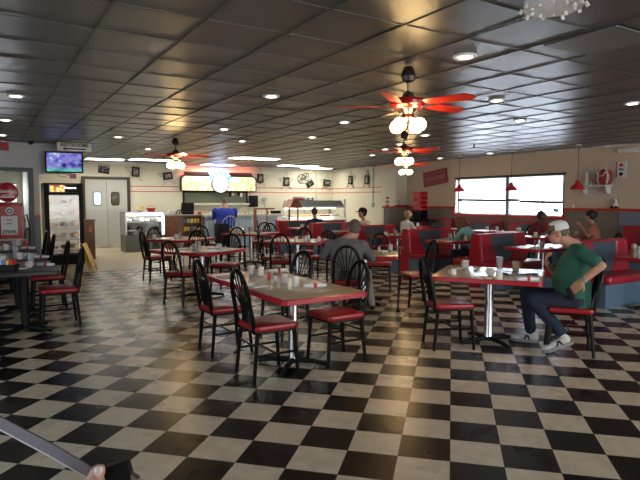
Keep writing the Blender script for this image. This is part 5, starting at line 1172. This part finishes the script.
person((10.35, 12.15), 10, 'small person with light brown hair and white shirt beyond the booths', 'whiteshirt', 'navy', 'skin', 'tanhair', lean=.05, hs='bob', female=True, seat=.38)

# --- the photographer's own hand, low in the left corner, with a strap
def from_cam(a, b, d):   # right, up, forward of the photographer's eye, metres
    fw = Vector((SA*CP, CA*CP, SP)); rt = Vector((CA, -SA, 0)); up = rt.cross(fw)
    return Vector((0, 0, 1.525))+rt*a+up*b+fw*d
fw = Vector((SA*CP, CA*CP, SP)); rt = Vector((CA, -SA, 0)); up = rt.cross(fw)
hnd = empty('photographer_hand', tuple(from_cam(-.20, -.24, .50)), 0, 'thumb and hand of the person taking the photo, at the bottom left', 'hand'); base = hnd.location.copy()
def hp_(a, b, d): return from_cam(a, b, d)-base
Hm = MB()
Hm.cap(hp_(-.34, -.55, .28), .045, hp_(-.235, -.335, .47), .031, 14)
Hm.cap(hp_(-.235, -.335, .47), .030, hp_(-.215, -.275, .50), .033, 14); Hm.cap(hp_(-.215, -.275, .50), .034, hp_(-.19, -.255, .52), .030, 14)
Hm.cap(hp_(-.215, -.275, .49), .018, hp_(-.210, -.236, .49), .0110, 12); Hm.cap(hp_(-.210, -.236, .49), .0102, hp_(-.1975, -.205, .49), .0068, 12)
for k in range(4):
    a = hp_(-.185, -.245-.022*k, .525+.004*k); b = hp_(-.155-.002*k, -.246-.021*k, .50); c_ = hp_(-.165, -.248-.020*k, .475)
    Hm.cap(hp_(-.20, -.26-.01*k, .52), .014, a, .011, 10); Hm.cap(a, .011, b, .0095, 10); Hm.cap(b, .0095, c_, .0085, 10)
remesh(Hm, 'hand', 'skin', hnd, .0035, 3)
nl = MB(); nc = hp_(-.1955, -.2035, .4845); n1 = MB()
T_ = Matrix.Translation(nc) @ Matrix(((rt.x, up.x, fw.x, 0), (rt.y, up.y, fw.y, 0), (rt.z, up.z, fw.z, 0), (0, 0, 0, 1))) @ Matrix.Rotation(R(-22), 4, 'Z')
n1.ball((0, 0, 0), (.0040, .0055, .0025), 14, T_).build('thumb_nail', 'nail', hnd)
st = empty('camera_strap', tuple(base), 0, 'mauve grey strap with pale piping crossing the bottom left corner', 'strap')
sp = [hp_(-.42, -.160, .62), hp_(-.326, -.186, .56), hp_(-.284, -.189, .53), hp_(-.250, -.194, .51), hp_(-.223, -.203, .50), hp_(-.205, -.213, .50)]
def ribbon(pts, wv, th, name, m, off=(0, 0, 0)):
    vs = []; 
    for p, w_ in zip(pts, wv):
        t1 = up*w_; t2 = fw*th; q = p+Vector(off)
        vs += [q+t1-t2, q-t1-t2, q-t1+t2, q+t1+t2]
    n_ = len(pts); fs = [(4*i+j, 4*i+(j+1) % 4, 4*i+4+(j+1) % 4, 4*i+4+j) for i in range(n_-1) for j in range(4)]+[(0, 1, 2, 3), (4*n_-4, 4*n_-3, 4*n_-2, 4*n_-1)]
    return MB().add(vs, fs).build(name, m, st)
ribbon(sp, [.007, .0065, .0062, .006, .0058, .0055], .0012, 'strap_band', 'strap')
MB().tube([tuple(p-up*w_) for p, w_ in zip(sp, [.007, .0065, .0062, .006, .0058, .0055])], .0014, 6).build('piping', 'strapedge', st)
T_ = Matrix.Translation(hp_(-.183, -.212, .50)) @ Matrix(((rt.x, up.x, fw.x, 0), (rt.y, up.y, fw.y, 0), (rt.z, up.z, fw.z, 0), (0, 0, 0, 1))) @ Matrix.Rotation(R(15), 4, 'Z')
MB().rbox(-.012, .012, -.009, .009, -.005, .005, .003, 3, T=T_).build('buckle', 'blackm', st)
MB().tube([tuple(hp_(-.176, -.211, .50)), tuple(hp_(-.168, -.217, .50)), tuple(hp_(-.168, -.235, .50)), tuple(hp_(-.16, -.26, .50))], [.004, .005, .005, .004], 8).build('clasp', 'chrome', st)
